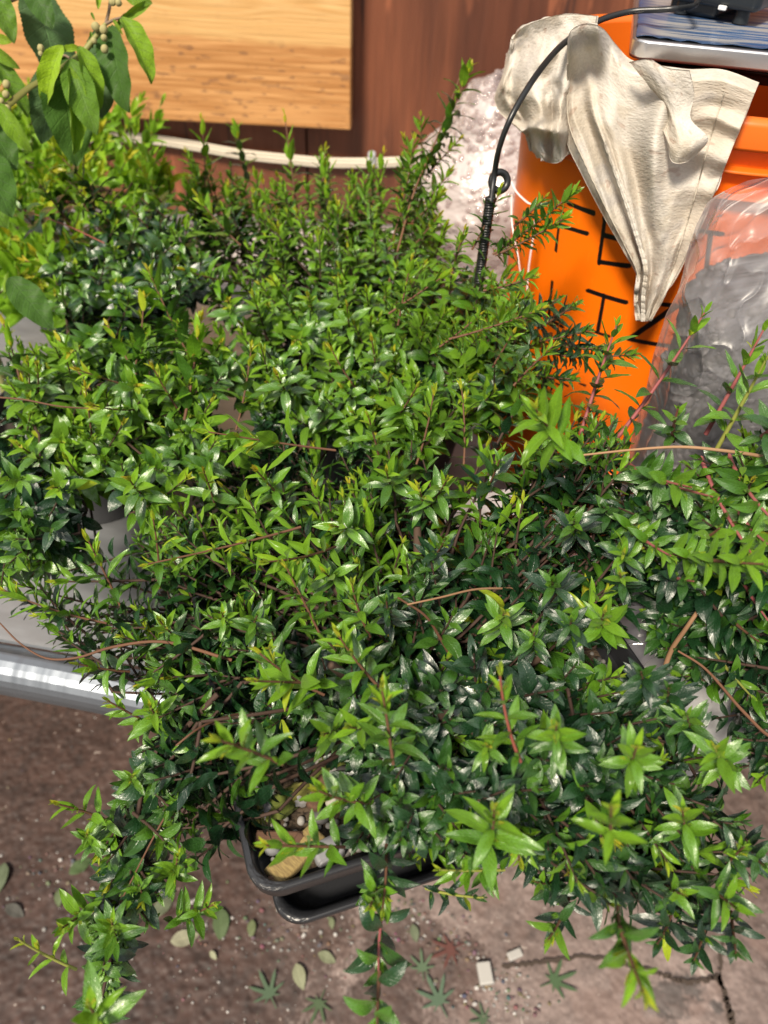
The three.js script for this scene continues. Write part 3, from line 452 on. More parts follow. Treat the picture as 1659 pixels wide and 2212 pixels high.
// ---------------------------------------------------------------- clear bag of dark material beside the bucket
{
  const pos = V(0.312, 0.0008, -0.472); const b = thing('plastic_bag', 'clear plastic bag of dark charcoal standing against the orange bucket', 'bag', pos);
  const Hb = 0.412;
  const prof = (t, k) => { const w = lerp(0.124, 0.120, t) * (1 - 0.22 * smooth(0.93, 1, t)) * (1 + 0.025 * Math.sin(t * 9)), d = lerp(0.058, 0.052, t) * (1 - 0.72 * smooth(0.72, 1, t)); return [w - k, d - k]; };
  const surf = (u, v, k, hgt, amp) => { const a = u * Math.PI * 2, [w, d] = prof(v * hgt / Hb, k), c = Math.cos(a), s = Math.sin(a), e = 0.62; const n = 1 + amp * (fbm(u, v, 10, 7, 4, 5) - 0.5) + amp * 0.5 * Math.pow(Math.abs(Math.sin(u * 40 + v * 11 + 3 * fbm(u, v, 5, 5, 2))), 5); return V(Math.sign(c) * Math.pow(Math.abs(c), e) * w * (1 + (n - 1) * 0.35), v * hgt, Math.sign(s) * Math.pow(Math.abs(s), e) * d * n); };
  const filmM = phys({ color: lin(0.90, 0.88, 0.89), transmission: 0.92, thickness: 0, roughness: 0.40, ior: 1.5, bumpMap: gray(512, 512, (u, v) => { const q = (k, f, g) => Math.pow(1 - Math.abs(2 * fbm(u, v, f, g, 3, k) - 1), 7); return 0.5 * q(1, 8, 7) + 0.35 * q(4, 17, 12) + 0.15 * fbm(u, v, 30, 20, 3); }), bumpScale: 0.007 });
  part('film', sheet(150, 100, (u, v) => surf(u, v, 0, Hb + 0.02 * Math.sin(u * 9) * v, 0.16), 0, [1, 1]), filmM, b);
  const coal = tex(256, 256, (u, v) => { const n = fbm(u, v, 14, 14, 5), m = fbm(u, v, 70, 70, 2, 2); return mul3([0.075, 0.078, 0.088], 0.3 + 1.4 * m + 0.3 * (n - 0.5)); });
  part('charcoal', sheet(150, 100, (u, v) => { const p = surf(u, v * 0.96 + 0.01, 0.006, 0.375 + 0.02 * Math.sin(u * 6.28 + 2), 0.14); const q = fbm(u, v, 40, 30, 3, 8) - 0.5; const dome = Math.sqrt(Math.max(0, 1 - Math.pow(Math.max(0, (v - 0.92) / 0.08), 2))); return v > 0.92 ? V(p.x * dome * (1 + 0.10 * q), p.y, p.z * dome * (1 + 0.14 * q)) : V(p.x * (1 + 0.10 * q), p.y, p.z * (1 + 0.14 * q)); }, 0, [2, 2]), std({ map: coal, roughness: 0.75, bumpMap: gray(256, 256, (u, v) => fbm(u, v, 30, 30, 4)), bumpScale: 0.006 }), b);
  { const bit = mergeVertices(new THREE.IcosahedronGeometry(1, 0).deleteAttribute('uv').deleteAttribute('normal'), 1e-4); bit.computeVertexNormals(); const n = 3200, im = new THREE.InstancedMesh(bit, std({ roughness: 0.6 }), n); im.name = 'charcoal_bits'; im.userData.kind = 'stuff'; im.castShadow = im.receiveShadow = true;
    for (let k = 0; k < n; k++) { const u = rnd(), v = 0.3 + 0.66 * rnd(), p = surf(u, v * 0.96 + 0.01, 0.007, 0.375 + 0.02 * Math.sin(u * 6.28 + 2), 0.14), dm = v > 0.92 ? Math.sqrt(1 - Math.pow((v - 0.92) / 0.08, 2)) : 1, r = rr(0.002, 0.0055); im.setMatrixAt(k, new THREE.Matrix4().compose(V(p.x * dm * 0.985, p.y, p.z * dm * 0.97), new THREE.Quaternion().setFromEuler(new THREE.Euler(rr(0, 6), rr(0, 6), rr(0, 6))), V(r, r * rr(0.5, 0.9), r * rr(0.8, 1.5)))); const c = rr(0.03, 0.13); im.setColorAt(k, lin(c, c, c * 1.08)); } b.add(im); }
  // loose dark film lying crumpled in front of the bag
  const P0 = onY(1400, 1120, 0.02), f2 = sheet(70, 50, (u, v) => { const p = V(lerp(0.16, 0.48, u), 0.10 + 0.10 * v + 0.03 * fbm(u, v, 6, 5, 3, 3) + 0.016 * Math.pow(Math.abs(Math.sin(u * 14 + v * 22 + 4 * fbm(u, v, 4, 4, 2, 1))), 3), lerp(-0.335, -0.402, v) - 0.02 * u + 0.012 * fbm(u, v, 12, 9, 3, 7)); return p; }, 0.0006, [1, 1]);
  solo('plastic_film', f2, phys({ color: lin(0.16, 0.16, 0.18), roughness: 0.12, clearcoat: 1, clearcoatRoughness: 0.08 }), 'glossy grey crumpled plastic film lying in front of the charcoal bag', 'plastic film');
}
// ---------------------------------------------------------------- clear film wrapper hanging at the bucket's left side, and bubble wrap
{
  const off = (px, py, o) => { const d = ray(px, py), R = BR + o, A = d.x * d.x + d.z * d.z, B = -BK.x * d.x - BK.z * d.z, C = BK.x * BK.x + BK.z * BK.z - R * R, D = B * B - A * C; return d.multiplyScalar(D > 0 ? (-B - Math.sqrt(D)) / A : -B / A).add(camera.position); };
  const cordM = phys({ color: lin(0.86, 0.70, 0.70), roughness: 0.35 });
  const s = thing('string', 'pale pink plastic string hanging down the left of the orange bucket', 'string');
  part('strand', tube([[1104, 392], [1116, 415], [1140, 438], [1156, 448], [1153, 500], [1142, 580], [1138, 640]].map(([x, y]) => off(x, y, 0.006)), [0.0009], 7, 40), cordM, s);
  part('strand', tube([[1105, 420], [1106, 480], [1120, 560], [1128, 620]].map(([x, y]) => off(x, y, 0.005)), [0.0008], 7, 30), cordM, s);
}
{
  const w = thing('bubble_wrap', 'crumpled clear bubble wrap heaped between the wall and the bucket', 'bubble wrap', V(0, 0.001, 0));
  const film = phys({ color: lin(0.72, 0.66, 0.655), roughness: 0.30, transmission: 0.45, thickness: 0, specularIntensity: 1, clearcoat: 0.6, clearcoatRoughness: 0.25, bumpMap: gray(512, 512, (u, v) => fbm(u, v, 30, 30, 4)), bumpScale: 0.006 });
  const heap = (cx, cz, rx, rz, h, s) => (u, v) => { const a = u * Math.PI * 2, t = v * Math.PI / 2, r = Math.cos(t) * (0.8 + 0.2 * Math.cos(t)), n = 1 + 0.36 * (fbm(u, v, 5, 4, 4, s) - 0.5) + 0.10 * Math.sin(v * 15 + 4 * fbm(u, v, 3, 3, 2, s)); return V(cx + rx * r * n * Math.cos(a), h * Math.pow(Math.sin(t), 0.8) * (1 + 0.12 * (fbm(u, v, 4, 3, 3, s + 1) - 0.5)), cz + rz * r * n * Math.sin(a)); };
  const H1 = heap(0.115, -1.06, 0.118, 0.12, 0.31, 3), H2 = heap(-0.06, -1.14, 0.26, 0.10, 0.07, 5), H3 = heap(0.02, -0.92, 0.13, 0.10, 0.16, 9);
  part('heap', mergeGeometries([H1, H2, H3].map((f) => sheet(90, 50, f))), film, w);
  const bub = new THREE.SphereGeometry(1, 10, 6, 0, Math.PI * 2, 0, Math.PI / 2), N = 2600, inst = new THREE.InstancedMesh(bub, phys({ color: lin(0.74, 0.68, 0.675), roughness: 0.07, transmission: 0.8, thickness: 0, ior: 1.5, clearcoat: 1, clearcoatRoughness: 0.04 }), N);
  for (let k = 0; k < N; k++) { const f = k < 1900 ? H1 : H3, u = rnd(), v = Math.pow(rnd(), 1.2) * 0.95, p = f(u, v), n = f(u + 0.01, v).sub(p).cross(f(u, v + 0.01).sub(p)).normalize(); if (n.y < -0.3 || n.dot(p.clone().sub(V(f === H1 ? 0.115 : f === H2 ? -0.06 : 0.02, 0, p.z))) < -0.02) n.negate(); const r = rr(0.0025, 0.005); inst.setMatrixAt(k, new THREE.Matrix4().compose(p, new THREE.Quaternion().setFromUnitVectors(V(0, 1, 0), n), V(r, r * 0.45, r))); }
  inst.name = 'bubbles'; inst.userData.kind = 'stuff'; inst.castShadow = inst.receiveShadow = true; w.add(inst);
}
// ---------------------------------------------------------------- leaves
const leafTex = tex(128, 256, (u, v) => { // midrib, side veins, pale margin, mottling; multiplied by each leaf's own green
  const x = Math.abs(u - 0.5) * 2, n = fbm(u, v, 14, 24, 3), vein = Math.abs(((v * 9 - x * 1.6) % 1 + 1) % 1 - 0.5);
  let k = 0.50 + 0.16 * (n - 0.5) + 0.035 * smooth(0.40, 0.5, vein) * (1 - x);
  k *= 1 - 0.35 * smooth(0.72, 0.8, fbm(u, v, 22, 40, 2, 7)); k += 0.16 * (1 - smooth(0.02, 0.075, x)) * (1 - 0.5 * v) + 0.10 * smooth(0.90, 0.99, x);
  return [k * 1.02, k, k * 0.95];
});
const leafBump = gray(128, 256, (u, v) => { const x = Math.abs(u - 0.5) * 2, vein = Math.abs(((v * 9 - x * 1.6) % 1 + 1) % 1 - 0.5); return 0.55 + 0.3 * (fbm(u, v, 12, 22, 3) - 0.5) - 0.25 * (1 - smooth(0.0, 0.09, x)) - 0.10 * smooth(0.38, 0.5, vein); });
const leafRough = gray(128, 256, (u, v) => 0.62 + 0.55 * (fbm(u, v, 9, 16, 3, 4) - 0.5));
function leafUnit(wid, fold, curl, twist, nz = 8, peak = 0.8) { // one leaf of length 1 along +z, its face toward +y
  const pos = [], uv = [], idx = [], nx = 4;
  for (let j = 0; j <= nz; j++) {
    const t = j / nz, w = wid * 0.5 * (Math.pow(Math.sin(Math.PI * Math.pow(clamp(t, 0.004, 0.996), peak)), 0.85) + (j === 0 ? 0.05 : 0));
    const a = curl * t, y0 = -(curl ? (1 - Math.cos(a)) / curl : 0), z0 = curl ? Math.sin(a) / curl : t, tw = twist * t;
    for (let i = 0; i <= nx; i++) { const s = i / nx * 2 - 1, x = s * w, h = fold * Math.abs(x) - 0.25 * fold * x * x / Math.max(w, 0.01) + 0.012 * Math.sin(t * 13 + s * 2); pos.push(x * Math.cos(tw) - h * Math.sin(tw), y0 + (h * Math.cos(tw) + x * Math.sin(tw)) * Math.cos(a), z0 + h * Math.sin(a)); uv.push(i / nx, t); }
  }
  for (let j = 0; j < nz; j++) for (let i = 0; i < nx; i++) { const a = j * (nx + 1) + i, b = a + nx + 1; if (j < nz - 1) idx.push(a, b, a + 1, b, b + 1, a + 1); else idx.push(a, b, a + 1); }
  // the last row meets in one tip
  const tip = nz * (nx + 1); for (let i = 0; i <= nx; i++) if (i !== 2) { pos[(tip + i) * 3] = pos[(tip + 2) * 3]; pos[(tip + i) * 3 + 1] = pos[(tip + 2) * 3 + 1]; pos[(tip + i) * 3 + 2] = pos[(tip + 2) * 3 + 2]; }
  return geom(pos, idx, uv);
}
const LEAVES = []; // 0-5 mature, 6-8 rounder old leaves that curl down, 9-11 young
for (const [w, f, c, t] of [[0.34, 0.30, 0.5, 0.15], [0.31, 0.40, 0.9, -0.2], [0.37, 0.25, 0.25, 0.1], [0.32, 0.50, -0.25, 0.25], [0.30, 0.3, 1.2, -0.1], [0.38, 0.2, 0.6, 0.35]]) LEAVES.push(leafUnit(w, f, c, t));
for (const [w, f, c, t] of [[0.50, 0.25, 1.3, 0.1], [0.54, 0.15, 1.0, -0.2], [0.46, 0.35, 1.6, 0.1]]) LEAVES.push(leafUnit(w, f, c, t, 8, 0.85));
for (const [w, f, c, t] of [[0.31, 0.6, 0.3, 0.1], [0.35, 0.5, -0.35, -0.1], [0.28, 0.7, 0.55, 0.2]]) LEAVES.push(leafUnit(w, f, c, t));
// greens by age: 0 old and dark ... 1 the yellow tip
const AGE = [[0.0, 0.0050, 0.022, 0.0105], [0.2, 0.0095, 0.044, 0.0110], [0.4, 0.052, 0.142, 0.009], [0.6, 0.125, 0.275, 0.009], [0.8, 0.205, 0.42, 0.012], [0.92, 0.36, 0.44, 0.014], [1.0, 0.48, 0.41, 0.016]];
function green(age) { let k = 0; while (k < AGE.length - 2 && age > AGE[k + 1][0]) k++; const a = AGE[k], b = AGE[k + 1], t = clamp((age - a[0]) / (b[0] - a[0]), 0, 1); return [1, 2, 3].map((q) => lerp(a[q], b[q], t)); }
const NAGE = 14, K = 1 / 0.52;
const look = (young) => (young ? { roughness: 0.92, transmission: 0.42, thickness: 0, specularIntensity: 0.3, clearcoat: 0.4, clearcoatRoughness: 0.25, map: leafTex, bumpMap: leafBump, bumpScale: 0.0006 } : { roughness: 0.46, roughnessMap: leafRough, clearcoat: 0.5, clearcoatRoughness: 0.40, specularIntensity: 1, ior: 1.52, map: leafTex, bumpMap: leafBump, bumpScale: 0.0007 });
const leafMats = []; for (let k = 0; k < NAGE; k++) { const c = green((k + 0.5) / NAGE); leafMats.push(phys({ color: lin(...mul3(c, K)), ...look((k + 0.5) / NAGE > 0.52) })); }
const matureMat = phys({ vertexColors: true, ...look(false) }), youngMat = phys({ vertexColors: true, ...look(true) });
const twigDark = std({ color: lin(0.042, 0.021, 0.013), roughness: 0.8 });
const barkMap = tex(64, 256, (u, v) => mix3([0.085, 0.036, 0.018], [0.20, 0.095, 0.05], fbm(u, v, 6, 20, 4)));
const twigM = std({ map: barkMap, roughness: 0.75 }), redM = std({ color: lin(0.20, 0.055, 0.04), roughness: 0.5 }), pinkM = std({ color: lin(0.28, 0.085, 0.085), roughness: 0.45 }), limeM = std({ color: lin(0.26, 0.28, 0.06), roughness: 0.5 }), tanM = std({ map: tex(64, 256, (u, v) => mix3([0.19, 0.10, 0.05], [0.36, 0.22, 0.12], fbm(u, v, 8, 30, 4))), roughness: 0.8 });

// coarse picture of what stands in front of what, to know which leaves show
const ZC = 6, ZW = Math.ceil(1659 / ZC), ZH = Math.ceil(2212 / ZC), zbuf = new Float32Array(ZW * ZH).fill(1e9), zown = new Int32Array(ZW * ZH).fill(-1);
const allLeaves = [];
class Plant {
  constructor(name, label, category, base, group) { this.g = thing(name, label, category, base, group); this.base = base; this.slim = 1; this.leaves = []; this.twigs = []; }
  leaf(p, D, N, L, age, variant) {
    D = D.clone().normalize(); N = N.clone().addScaledVector(D, -N.dot(D)); if (N.lengthSq() < 1e-6) N.set(D.y, D.z, D.x).addScaledVector(D, -D.dot(V(D.y, D.z, D.x))); N.normalize();
    const S = N.clone().cross(D), M = new THREE.Matrix4().makeBasis(S.multiplyScalar(L * this.slim), N.clone().multiplyScalar(L), D.clone().multiplyScalar(L)); M.setPosition(p.clone().sub(this.base));
    if (rnd() < 0.003) age = rr(0.85, 0.95); const l = { M, age: clamp(age, 0, 0.999), v: variant, L, hits: 0, plant: this, p: p.clone(), D, N }; this.leaves.push(l);
    const id = allLeaves.push(l) - 1, wv = V(S.x, S.y, S.z);
    for (let a = 0; a <= 6; a++) for (let b = -1; b <= 1; b++) { const t = (a + 0.5) / 7.5, q = p.clone().addScaledVector(D, L * t).addScaledVector(wv, b * 0.12); const [x, y, z] = project(q); if (z < 0.02) continue; const ix = Math.floor(x / ZC), iy = Math.floor(y / ZC); if (ix < 0 || iy < 0 || ix >= ZW || iy >= ZH) continue; const k = iy * ZW + ix; if (z < zbuf[k]) { zbuf[k] = z; zown[k] = id; } }
  }
  // a shoot: stem from A to B with opposite pairs of leaves, each pair turned a quarter; o.L leaf length
  shoot(A, B, o = {}) {
    const L = (o.L || 0.019) * 1.07, sag = o.sag ?? 0.06, len = A.distanceTo(B), mid = A.clone().lerp(B, 0.5).add(V(rr(-1, 1), sag < 0 ? 1.4 : -1.0, rr(-1, 1)).multiplyScalar(len * Math.abs(sag)));
    const curve = new THREE.QuadraticBezierCurve3(A, mid, B), n = o.n || Math.max(3, Math.round(len / (L * (o.gap || 0.42) * (o.branch ? 0.66 : 0.74)))), start = o.bare || 0.0, rot0 = rr(0, 6.28);
    const pts = []; for (let k = 0; k <= 6; k++) pts.push(curve.getPoint(k / 6));
    const g = tube(pts.map((p) => p.clone().sub(this.base)), [o.r || 0.0011, (o.r || 0.0011) * 0.8, 0.0005], 5, 10);
    if (o.branch) part('branch', g, o.stem || twigM, this.g); else this.twigs.push(g);
    for (let k = 0; k < n; k++) {
      const t = start + (1 - start) * (k + 0.6) / n, T = curve.getTangent(t), p = curve.getPoint(t), f = 1 - (n - 1 - k) / Math.max(6, n * 0.8); // f -> 1 at the tip
      const X = V(0, 1, 0).cross(T); if (X.lengthSq() < 1e-4) X.set(1, 0, 0); X.normalize(); const Y = T.clone().cross(X);
      const top = k >= n - 1, near = k >= n - 3, open = top ? rr(0.25, 0.45) : near ? rr(0.45, 0.75) : lerp(1.15, 0.8, clamp(f, 0, 1)) + rr(-0.2, 0.2);
      const size = L * (top ? 0.42 : k === n - 2 ? 0.66 : k === n - 3 ? 0.88 : 1) * rr(0.84, 1.14) * (k === 0 ? 0.85 : 1);
      const ageTop = o.tip ?? 0.93, ageLow = o.age ?? 0.2; let age = top ? ageTop : k === n - 2 ? lerp(ageTop, ageLow, 0.26) : k === n - 3 ? lerp(ageTop, ageLow, 0.46) : lerp(ageLow, ageTop, 0.42 * smooth(0.3, 1, f)); if (o.lime) age = Math.max(age, o.lime - 0.12 * (1 - f));
      for (let s = 0; s < 2; s++) {
        if (!top && rnd() < (o.gappy || 0.05)) continue;
        const a = rot0 + k * Math.PI / 2 + s * Math.PI + rr(-0.3, 0.3), R = X.clone().multiplyScalar(Math.cos(a)).addScaledVector(Y, Math.sin(a));
        const D = T.clone().multiplyScalar(Math.cos(open)).addScaledVector(R, Math.sin(open)), N = T.clone().multiplyScalar(Math.sin(open)).addScaledVector(R, -Math.cos(open));
        N.y += 0.55 + (o.up || 0); D.y -= (o.droop || 0.08) * (1 - f); if (o.hang) D.y -= o.hang;
        const vr = age > 0.6 ? 9 + Math.floor(rnd() * 3) : o.old && rnd() < o.old ? 6 + Math.floor(rnd() * 3) : Math.floor(rnd() * 6);
        this.leaf(p, D, N, size, age + rr(-0.07, 0.07), vr);
        if (o.branch && !top && rnd() < 0.45) for (let e = -1; e <= 1; e += 2) this.leaf(p.clone().addScaledVector(R, 0.001), T.clone().addScaledVector(R, 0.7).add(V(rr(-0.4, 0.4), rr(-0.2, 0.3), rr(-0.4, 0.4))), N, L * rr(0.22, 0.42), clamp(age + rr(0.25, 0.4), 0.5, 0.93), 9 + (e > 0));
      }
      if (top) for (let s = 0; s < 2; s++) { const a = rot0 + n * Math.PI / 2 + s * Math.PI, R = X.clone().multiplyScalar(Math.cos(a)).addScaledVector(Y, Math.sin(a)); this.leaf(curve.getPoint(1), T.clone().addScaledVector(R, 0.16), R.clone().negate().addScaledVector(T, 0.1), L * 0.3, Math.min(0.99, (o.tip ?? 0.93) + rr(-0.03, 0.05)), 9 + s); }
    }
  }
  twig(A, B, r0, r1, bend = 0.2, mat, name) { // a bare woody stem
    const m = A.clone().lerp(B, 0.5).add(V(rr(-1, 1), rr(-0.2, 1), rr(-1, 1)).multiplyScalar(A.distanceTo(B) * bend)); const c = new THREE.QuadraticBezierCurve3(A, m, B), pts = []; for (let k = 0; k <= 4; k++) pts.push(c.getPoint(k / 4).sub(this.base));
    const g = tube(pts, [r0, r1], name ? 9 : 4, name ? 12 : 6); if (name) part(name, g, mat || twigM, this.g); else this.twigs.push(g);
  }
  // bushy filling: tips inside a picture polygon at the crown's distance, shoots that grow outward from the heart of the plant
  fill(count, poly, heart, o) {
    let lo = [1e9, 1e9], hi = [-1e9, -1e9]; for (const [x, y] of poly) { lo = [Math.min(lo[0], x), Math.min(lo[1], y)]; hi = [Math.max(hi[0], x), Math.max(hi[1], y)]; }
    for (let k = 0, tries = 0; k < count && tries < count * 20; tries++) {
      const x = rr(lo[0], hi[0]), y = rr(lo[1], hi[1]); if (!inside(poly, x, y)) continue; k++;
      const tip = at(x, y, crown(x, y) + (o.dz || 0) + rr(-0.012, 0.05) * (o.spread || 1)), dir = tip.clone().sub(heart).normalize().multiplyScalar(o.out ?? 0.8).add(V(rr(-1, 1), rr(-0.6, 0.8), rr(-1, 1)).multiplyScalar(o.wild ?? 0.5)); dir.y += o.rise ?? 0.7; if (o.lean) dir.add(o.lean); dir.normalize();
      const len = rr(0.045, 0.09) * (o.len || 1), A = tip.clone().addScaledVector(dir, -len);
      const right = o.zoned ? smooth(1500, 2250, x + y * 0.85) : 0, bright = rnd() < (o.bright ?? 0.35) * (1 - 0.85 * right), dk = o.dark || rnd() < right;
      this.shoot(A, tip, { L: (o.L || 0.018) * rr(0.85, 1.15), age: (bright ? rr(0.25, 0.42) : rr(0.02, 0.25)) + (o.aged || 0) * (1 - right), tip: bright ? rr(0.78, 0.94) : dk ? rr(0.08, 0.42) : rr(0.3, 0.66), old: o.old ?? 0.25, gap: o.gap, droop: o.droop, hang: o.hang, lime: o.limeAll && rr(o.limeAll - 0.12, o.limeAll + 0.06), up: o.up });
      this.twig(heart.clone().add(V(rr(-0.02, 0.02), rr(-0.03, 0.02), rr(-0.02, 0.02))).lerp(A, rr(0.25, 0.5)), A, 0.0015, 0.001, 0.12);
    }
  }
  finish(trunks) {
    for (const t of trunks || []) this.twig(...t, 'trunk');
  }
  build() {
    if (this.twigs.length) part('twigs', mergeGeometries(this.twigs), twigDark, this.g, null, 'stuff');
    const shown = this.leaves.filter((l) => l.hits > 0).sort((a, b) => b.hits - a.hits).slice(0, 295), set = new Set(shown);
    for (const l of shown) { const m = part('leaf', LEAVES[l.v], leafMats[Math.floor(l.age * NAGE)], this.g); l.M.decompose(m.position, m.quaternion, m.scale); }
    const rest = this.leaves.filter((l) => !set.has(l)).sort((a, b) => (a.age > 0.52) - (b.age > 0.52)); if (!rest.length) return;
    const pos = [], nor = [], uv = [], col = [], idx = []; let cut = 0; const a = V(0, 0, 0), nm = new THREE.Matrix3();
    for (const l of rest) {
      const G = LEAVES[l.v], P = G.attributes.position, Nn = G.attributes.normal, U = G.attributes.uv, o = pos.length / 3, c = mul3(green(l.age), K); nm.getNormalMatrix(l.M);
      for (let k = 0; k < P.count; k++) { a.fromBufferAttribute(P, k).applyMatrix4(l.M); pos.push(a.x, a.y, a.z); a.fromBufferAttribute(Nn, k).applyMatrix3(nm).normalize(); nor.push(a.x, a.y, a.z); uv.push(U.getX(k), U.getY(k)); col.push(c[0], c[1], c[2]); }
      for (const i of G.index.array) idx.push(o + i); if (l.age <= 0.52) cut = idx.length;
    }
    const g = geom(pos, idx, uv, nor, col); g.addGroup(0, cut, 0); g.addGroup(cut, idx.length - cut, 1); part('leaves', g, [matureMat, youngMat], this.g, null, 'stuff');
  }
}
function inside(poly, x, y) { let c = false; for (let i = 0, j = poly.length - 1; i < poly.length; j = i++) { const [xi, yi] = poly[i], [xj, yj] = poly[j]; if (yi > y !== yj > y && x < (xj - xi) * (y - yi) / (yj - yi) + xi) c = !c; } return c; }
// distance of the crowns from the lens, along its axis
const GX = [0, 415, 830, 1245, 1659], GY = [200, 500, 800, 1100, 1400, 1700, 2000, 2212];
const GZ = [[0.95, 0.88, 0.86, 0.72, 0.6], [0.80, 0.74, 0.72, 0.54, 0.5], [0.63, 0.60, 0.60, 0.52, 0.43], [0.55, 0.51, 0.50, 0.45, 0.41], [0.50, 0.47, 0.43, 0.42, 0.44], [0.43, 0.40, 0.37, 0.36, 0.42], [0.42, 0.42, 0.40, 0.36, 0.38], [0.40, 0.42, 0.38, 0.33, 0.36]];
function crown(x, y) { const f = (G, q) => { let k = 0; while (k < G.length - 2 && q > G[k + 1]) k++; return [k, clamp((q - G[k]) / (G[k + 1] - G[k]), 0, 1)]; }; const [i, u] = f(GX, x), [j, v] = f(GY, y); return lerp(lerp(GZ[j][i], GZ[j][i + 1], u), lerp(GZ[j + 1][i], GZ[j + 1][i + 1], u), v); }

// ---------------------------------------------------------------- the plants

const pFront = new Plant('myrtle_shrub', 'dense glossy dark green shrub spilling over the rectangular front pot', 'shrub', potC.clone().setY(POT_Y - 0.02), 'glossy small-leaved shrubs');
const bBack = V(-0.005, 0.0008, -0.70), bLeft = V(-0.31, 0.0008, -0.62), bRear = V(-0.36, 0.0008, -0.86), bLime = V(-0.60, 0.0008, -1.08), bRight = V(0.52, 0.078, -0.44);
nurseryPot('round black nursery pot under the tall upright shrub beside the bubble wrap', bBack, 0.10, 0.11);
nurseryPot('round black nursery pot at the left under the arching shrub', bLeft, 0.085, 0.10);
nurseryPot('round black nursery pot at the back left under the dark sprays', bRear, 0.085, 0.11);
nurseryPot('round black nursery pot of the lime green plant by the wall', bLime, 0.09, 0.11);
nurseryPot('round black nursery pot of the red-stemmed shrub on the pale stand', bRight, 0.08, 0.09);
pFront.slim = 0.84;
const pBack = new Plant('myrtle_shrub', 'tall upright shrub with spiky tips against the wall and bubble wrap', 'shrub', bBack.clone().setY(0.09), 'glossy small-leaved shrubs');
const pLeft = new Plant('myrtle_shrub', 'arching shrub over the metal table with yellow-tipped shoots at left', 'shrub', bLeft.clone().setY(0.08), 'glossy small-leaved shrubs');
const pRear = new Plant('myrtle_shrub', 'dark leafy shrub under the broad drooping leaves at back left', 'shrub', bRear.clone().setY(0.09), 'glossy small-leaved shrubs');
const pRight = new Plant('red_stemmed_shrub', 'shrub with pink-red stems and spaced leaves before the plastic bag', 'shrub', bRight.clone().setY(0.15), 'glossy small-leaved shrubs');
const pLime = new Plant('lime_shrub', 'bright lime green soft-leaved plant in the corner by the wall', 'shrub', bLime.clone().setY(0.09));

// shoots that stand out, one by one: crop (0-7), from x, y, to x, y in that crop, leaf length in pixels, extra
const full = (q, x, y) => [x / 2 + 829.5 * (q % 2), y / 2 + 553 * (q >> 1)];
function key(plant, q, bx, by, tx, ty, Lpx, o = {}) {
  const [x0, y0] = full(q, bx, by), [x1, y1] = full(q, tx, ty), z1 = (o.z ?? crown(x1, y1) - (q > 1 && q < 6 ? 0.034 : 0.02)) + (o.dz || 0), z0 = (o.zb ?? (o.z ? o.z + (o.tilt ?? 0.03) : crown(x0, y0) + (o.tilt ?? 0.02))) + (o.dz || 0);
  plant.shoot(at(x0, y0, z0), at(x1, y1, z1), { branch: true, r: 0.0009, L: Lpx / FPX * z1 * (q > 5 ? 0.84 : q > 4 ? 0.86 : q > 1 ? 1.08 : 1.05), age: 0.36, tip: 0.9, gappy: 0.02, ...o });
}
const PINK = { stem: pinkM, gap: 0.72, age: 0.3, tip: 0.72, bare: 0.1, r: 0.0014, gappy: 0 };
// upright shrub
for (const [q, bx, by, tx, ty, L, z, gap] of [[0, 880, 940, 870, 515, 46, 0.82, 0.6], [0, 1080, 820, 1010, 535, 38, 0.92, 0.4], [0, 1290, 940, 1230, 500, 52, 0.80, 0.9], [0, 1395, 900, 1405, 640, 44, 0.82, 0.7], [0, 1640, 860, 1655, 660, 46, 0.80, 0.7], [0, 730, 920, 605, 720, 46, 0.80, 0.5], [0, 1040, 1060, 850, 845, 52, 0.72, 0.5], [0, 1180, 950, 1135, 780, 46, 0.78, 0.6], [0, 960, 1000, 985, 800, 44, 0.8, 0.5],
  [1, 20, 1080, 130, 600, 44, 0.72, 0.45], [1, 100, 870, 372, 285, 46, 0.71, 0.36], [1, 130, 700, 85, 590, 40, 0.73, 0.5], [1, 150, 900, 290, 735, 40, 0.71, 0.45], [1, 60, 1000, 180, 700, 42, 0.72, 0.45], [1, 180, 760, 330, 600, 38, 0.72, 0.45], [1, 120, 960, 250, 830, 42, 0.70, 0.45], [1, 140, 1050, 240, 930, 42, 0.68, 0.4], [1, 170, 700, 160, 500, 36, 0.73, 0.5], [1, 90, 1000, 60, 870, 42, 0.71, 0.5],
  [1, 380, 1080, 505, 810, 40, 0.56, 0.42], [1, 470, 1100, 830, 820, 38, 0.535, 0.30], [1, 480, 1104, 790, 935, 40, 0.53, 0.30], [1, 290, 1200, 350, 985, 40, 0.58, 0.42], [1, 560, 980, 700, 850, 34, 0.545, 0.4],
  [3, 430, 150, 655, 85, 38, 0.52, 0.35], [3, 280, 360, 690, 225, 44, 0.50, 0.34], [3, 560, 560, 735, 385, 44, 0.50, 0.4], [3, 20, 250, 275, 75, 44, 0.54, 0.42], [3, 60, 300, 120, 10, 42, 0.57, 0.42], [3, 200, 420, 420, 250, 40, 0.52, 0.4], [3, 470, 480, 560, 330, 40, 0.51, 0.4]]) key(pBack, q, bx, by, tx, ty, L, { z, gap, tilt: 0.02, age: rr(0.28, 0.42), tip: 0.94 });
for (const [q, bx, by, tx, ty, L] of [[3, 640, 330, 840, 200, 38], [3, 660, 370, 890, 320, 38], [3, 700, 420, 1090, 425, 38], [3, 560, 300, 760, 180, 36], [3, 720, 380, 940, 400, 36], [3, 600, 500, 830, 530, 34]]) key(pBack, q, bx, by, tx, ty, L, { z: 0.545, gap: 0.36, age: 0.12, tip: 0.6 });
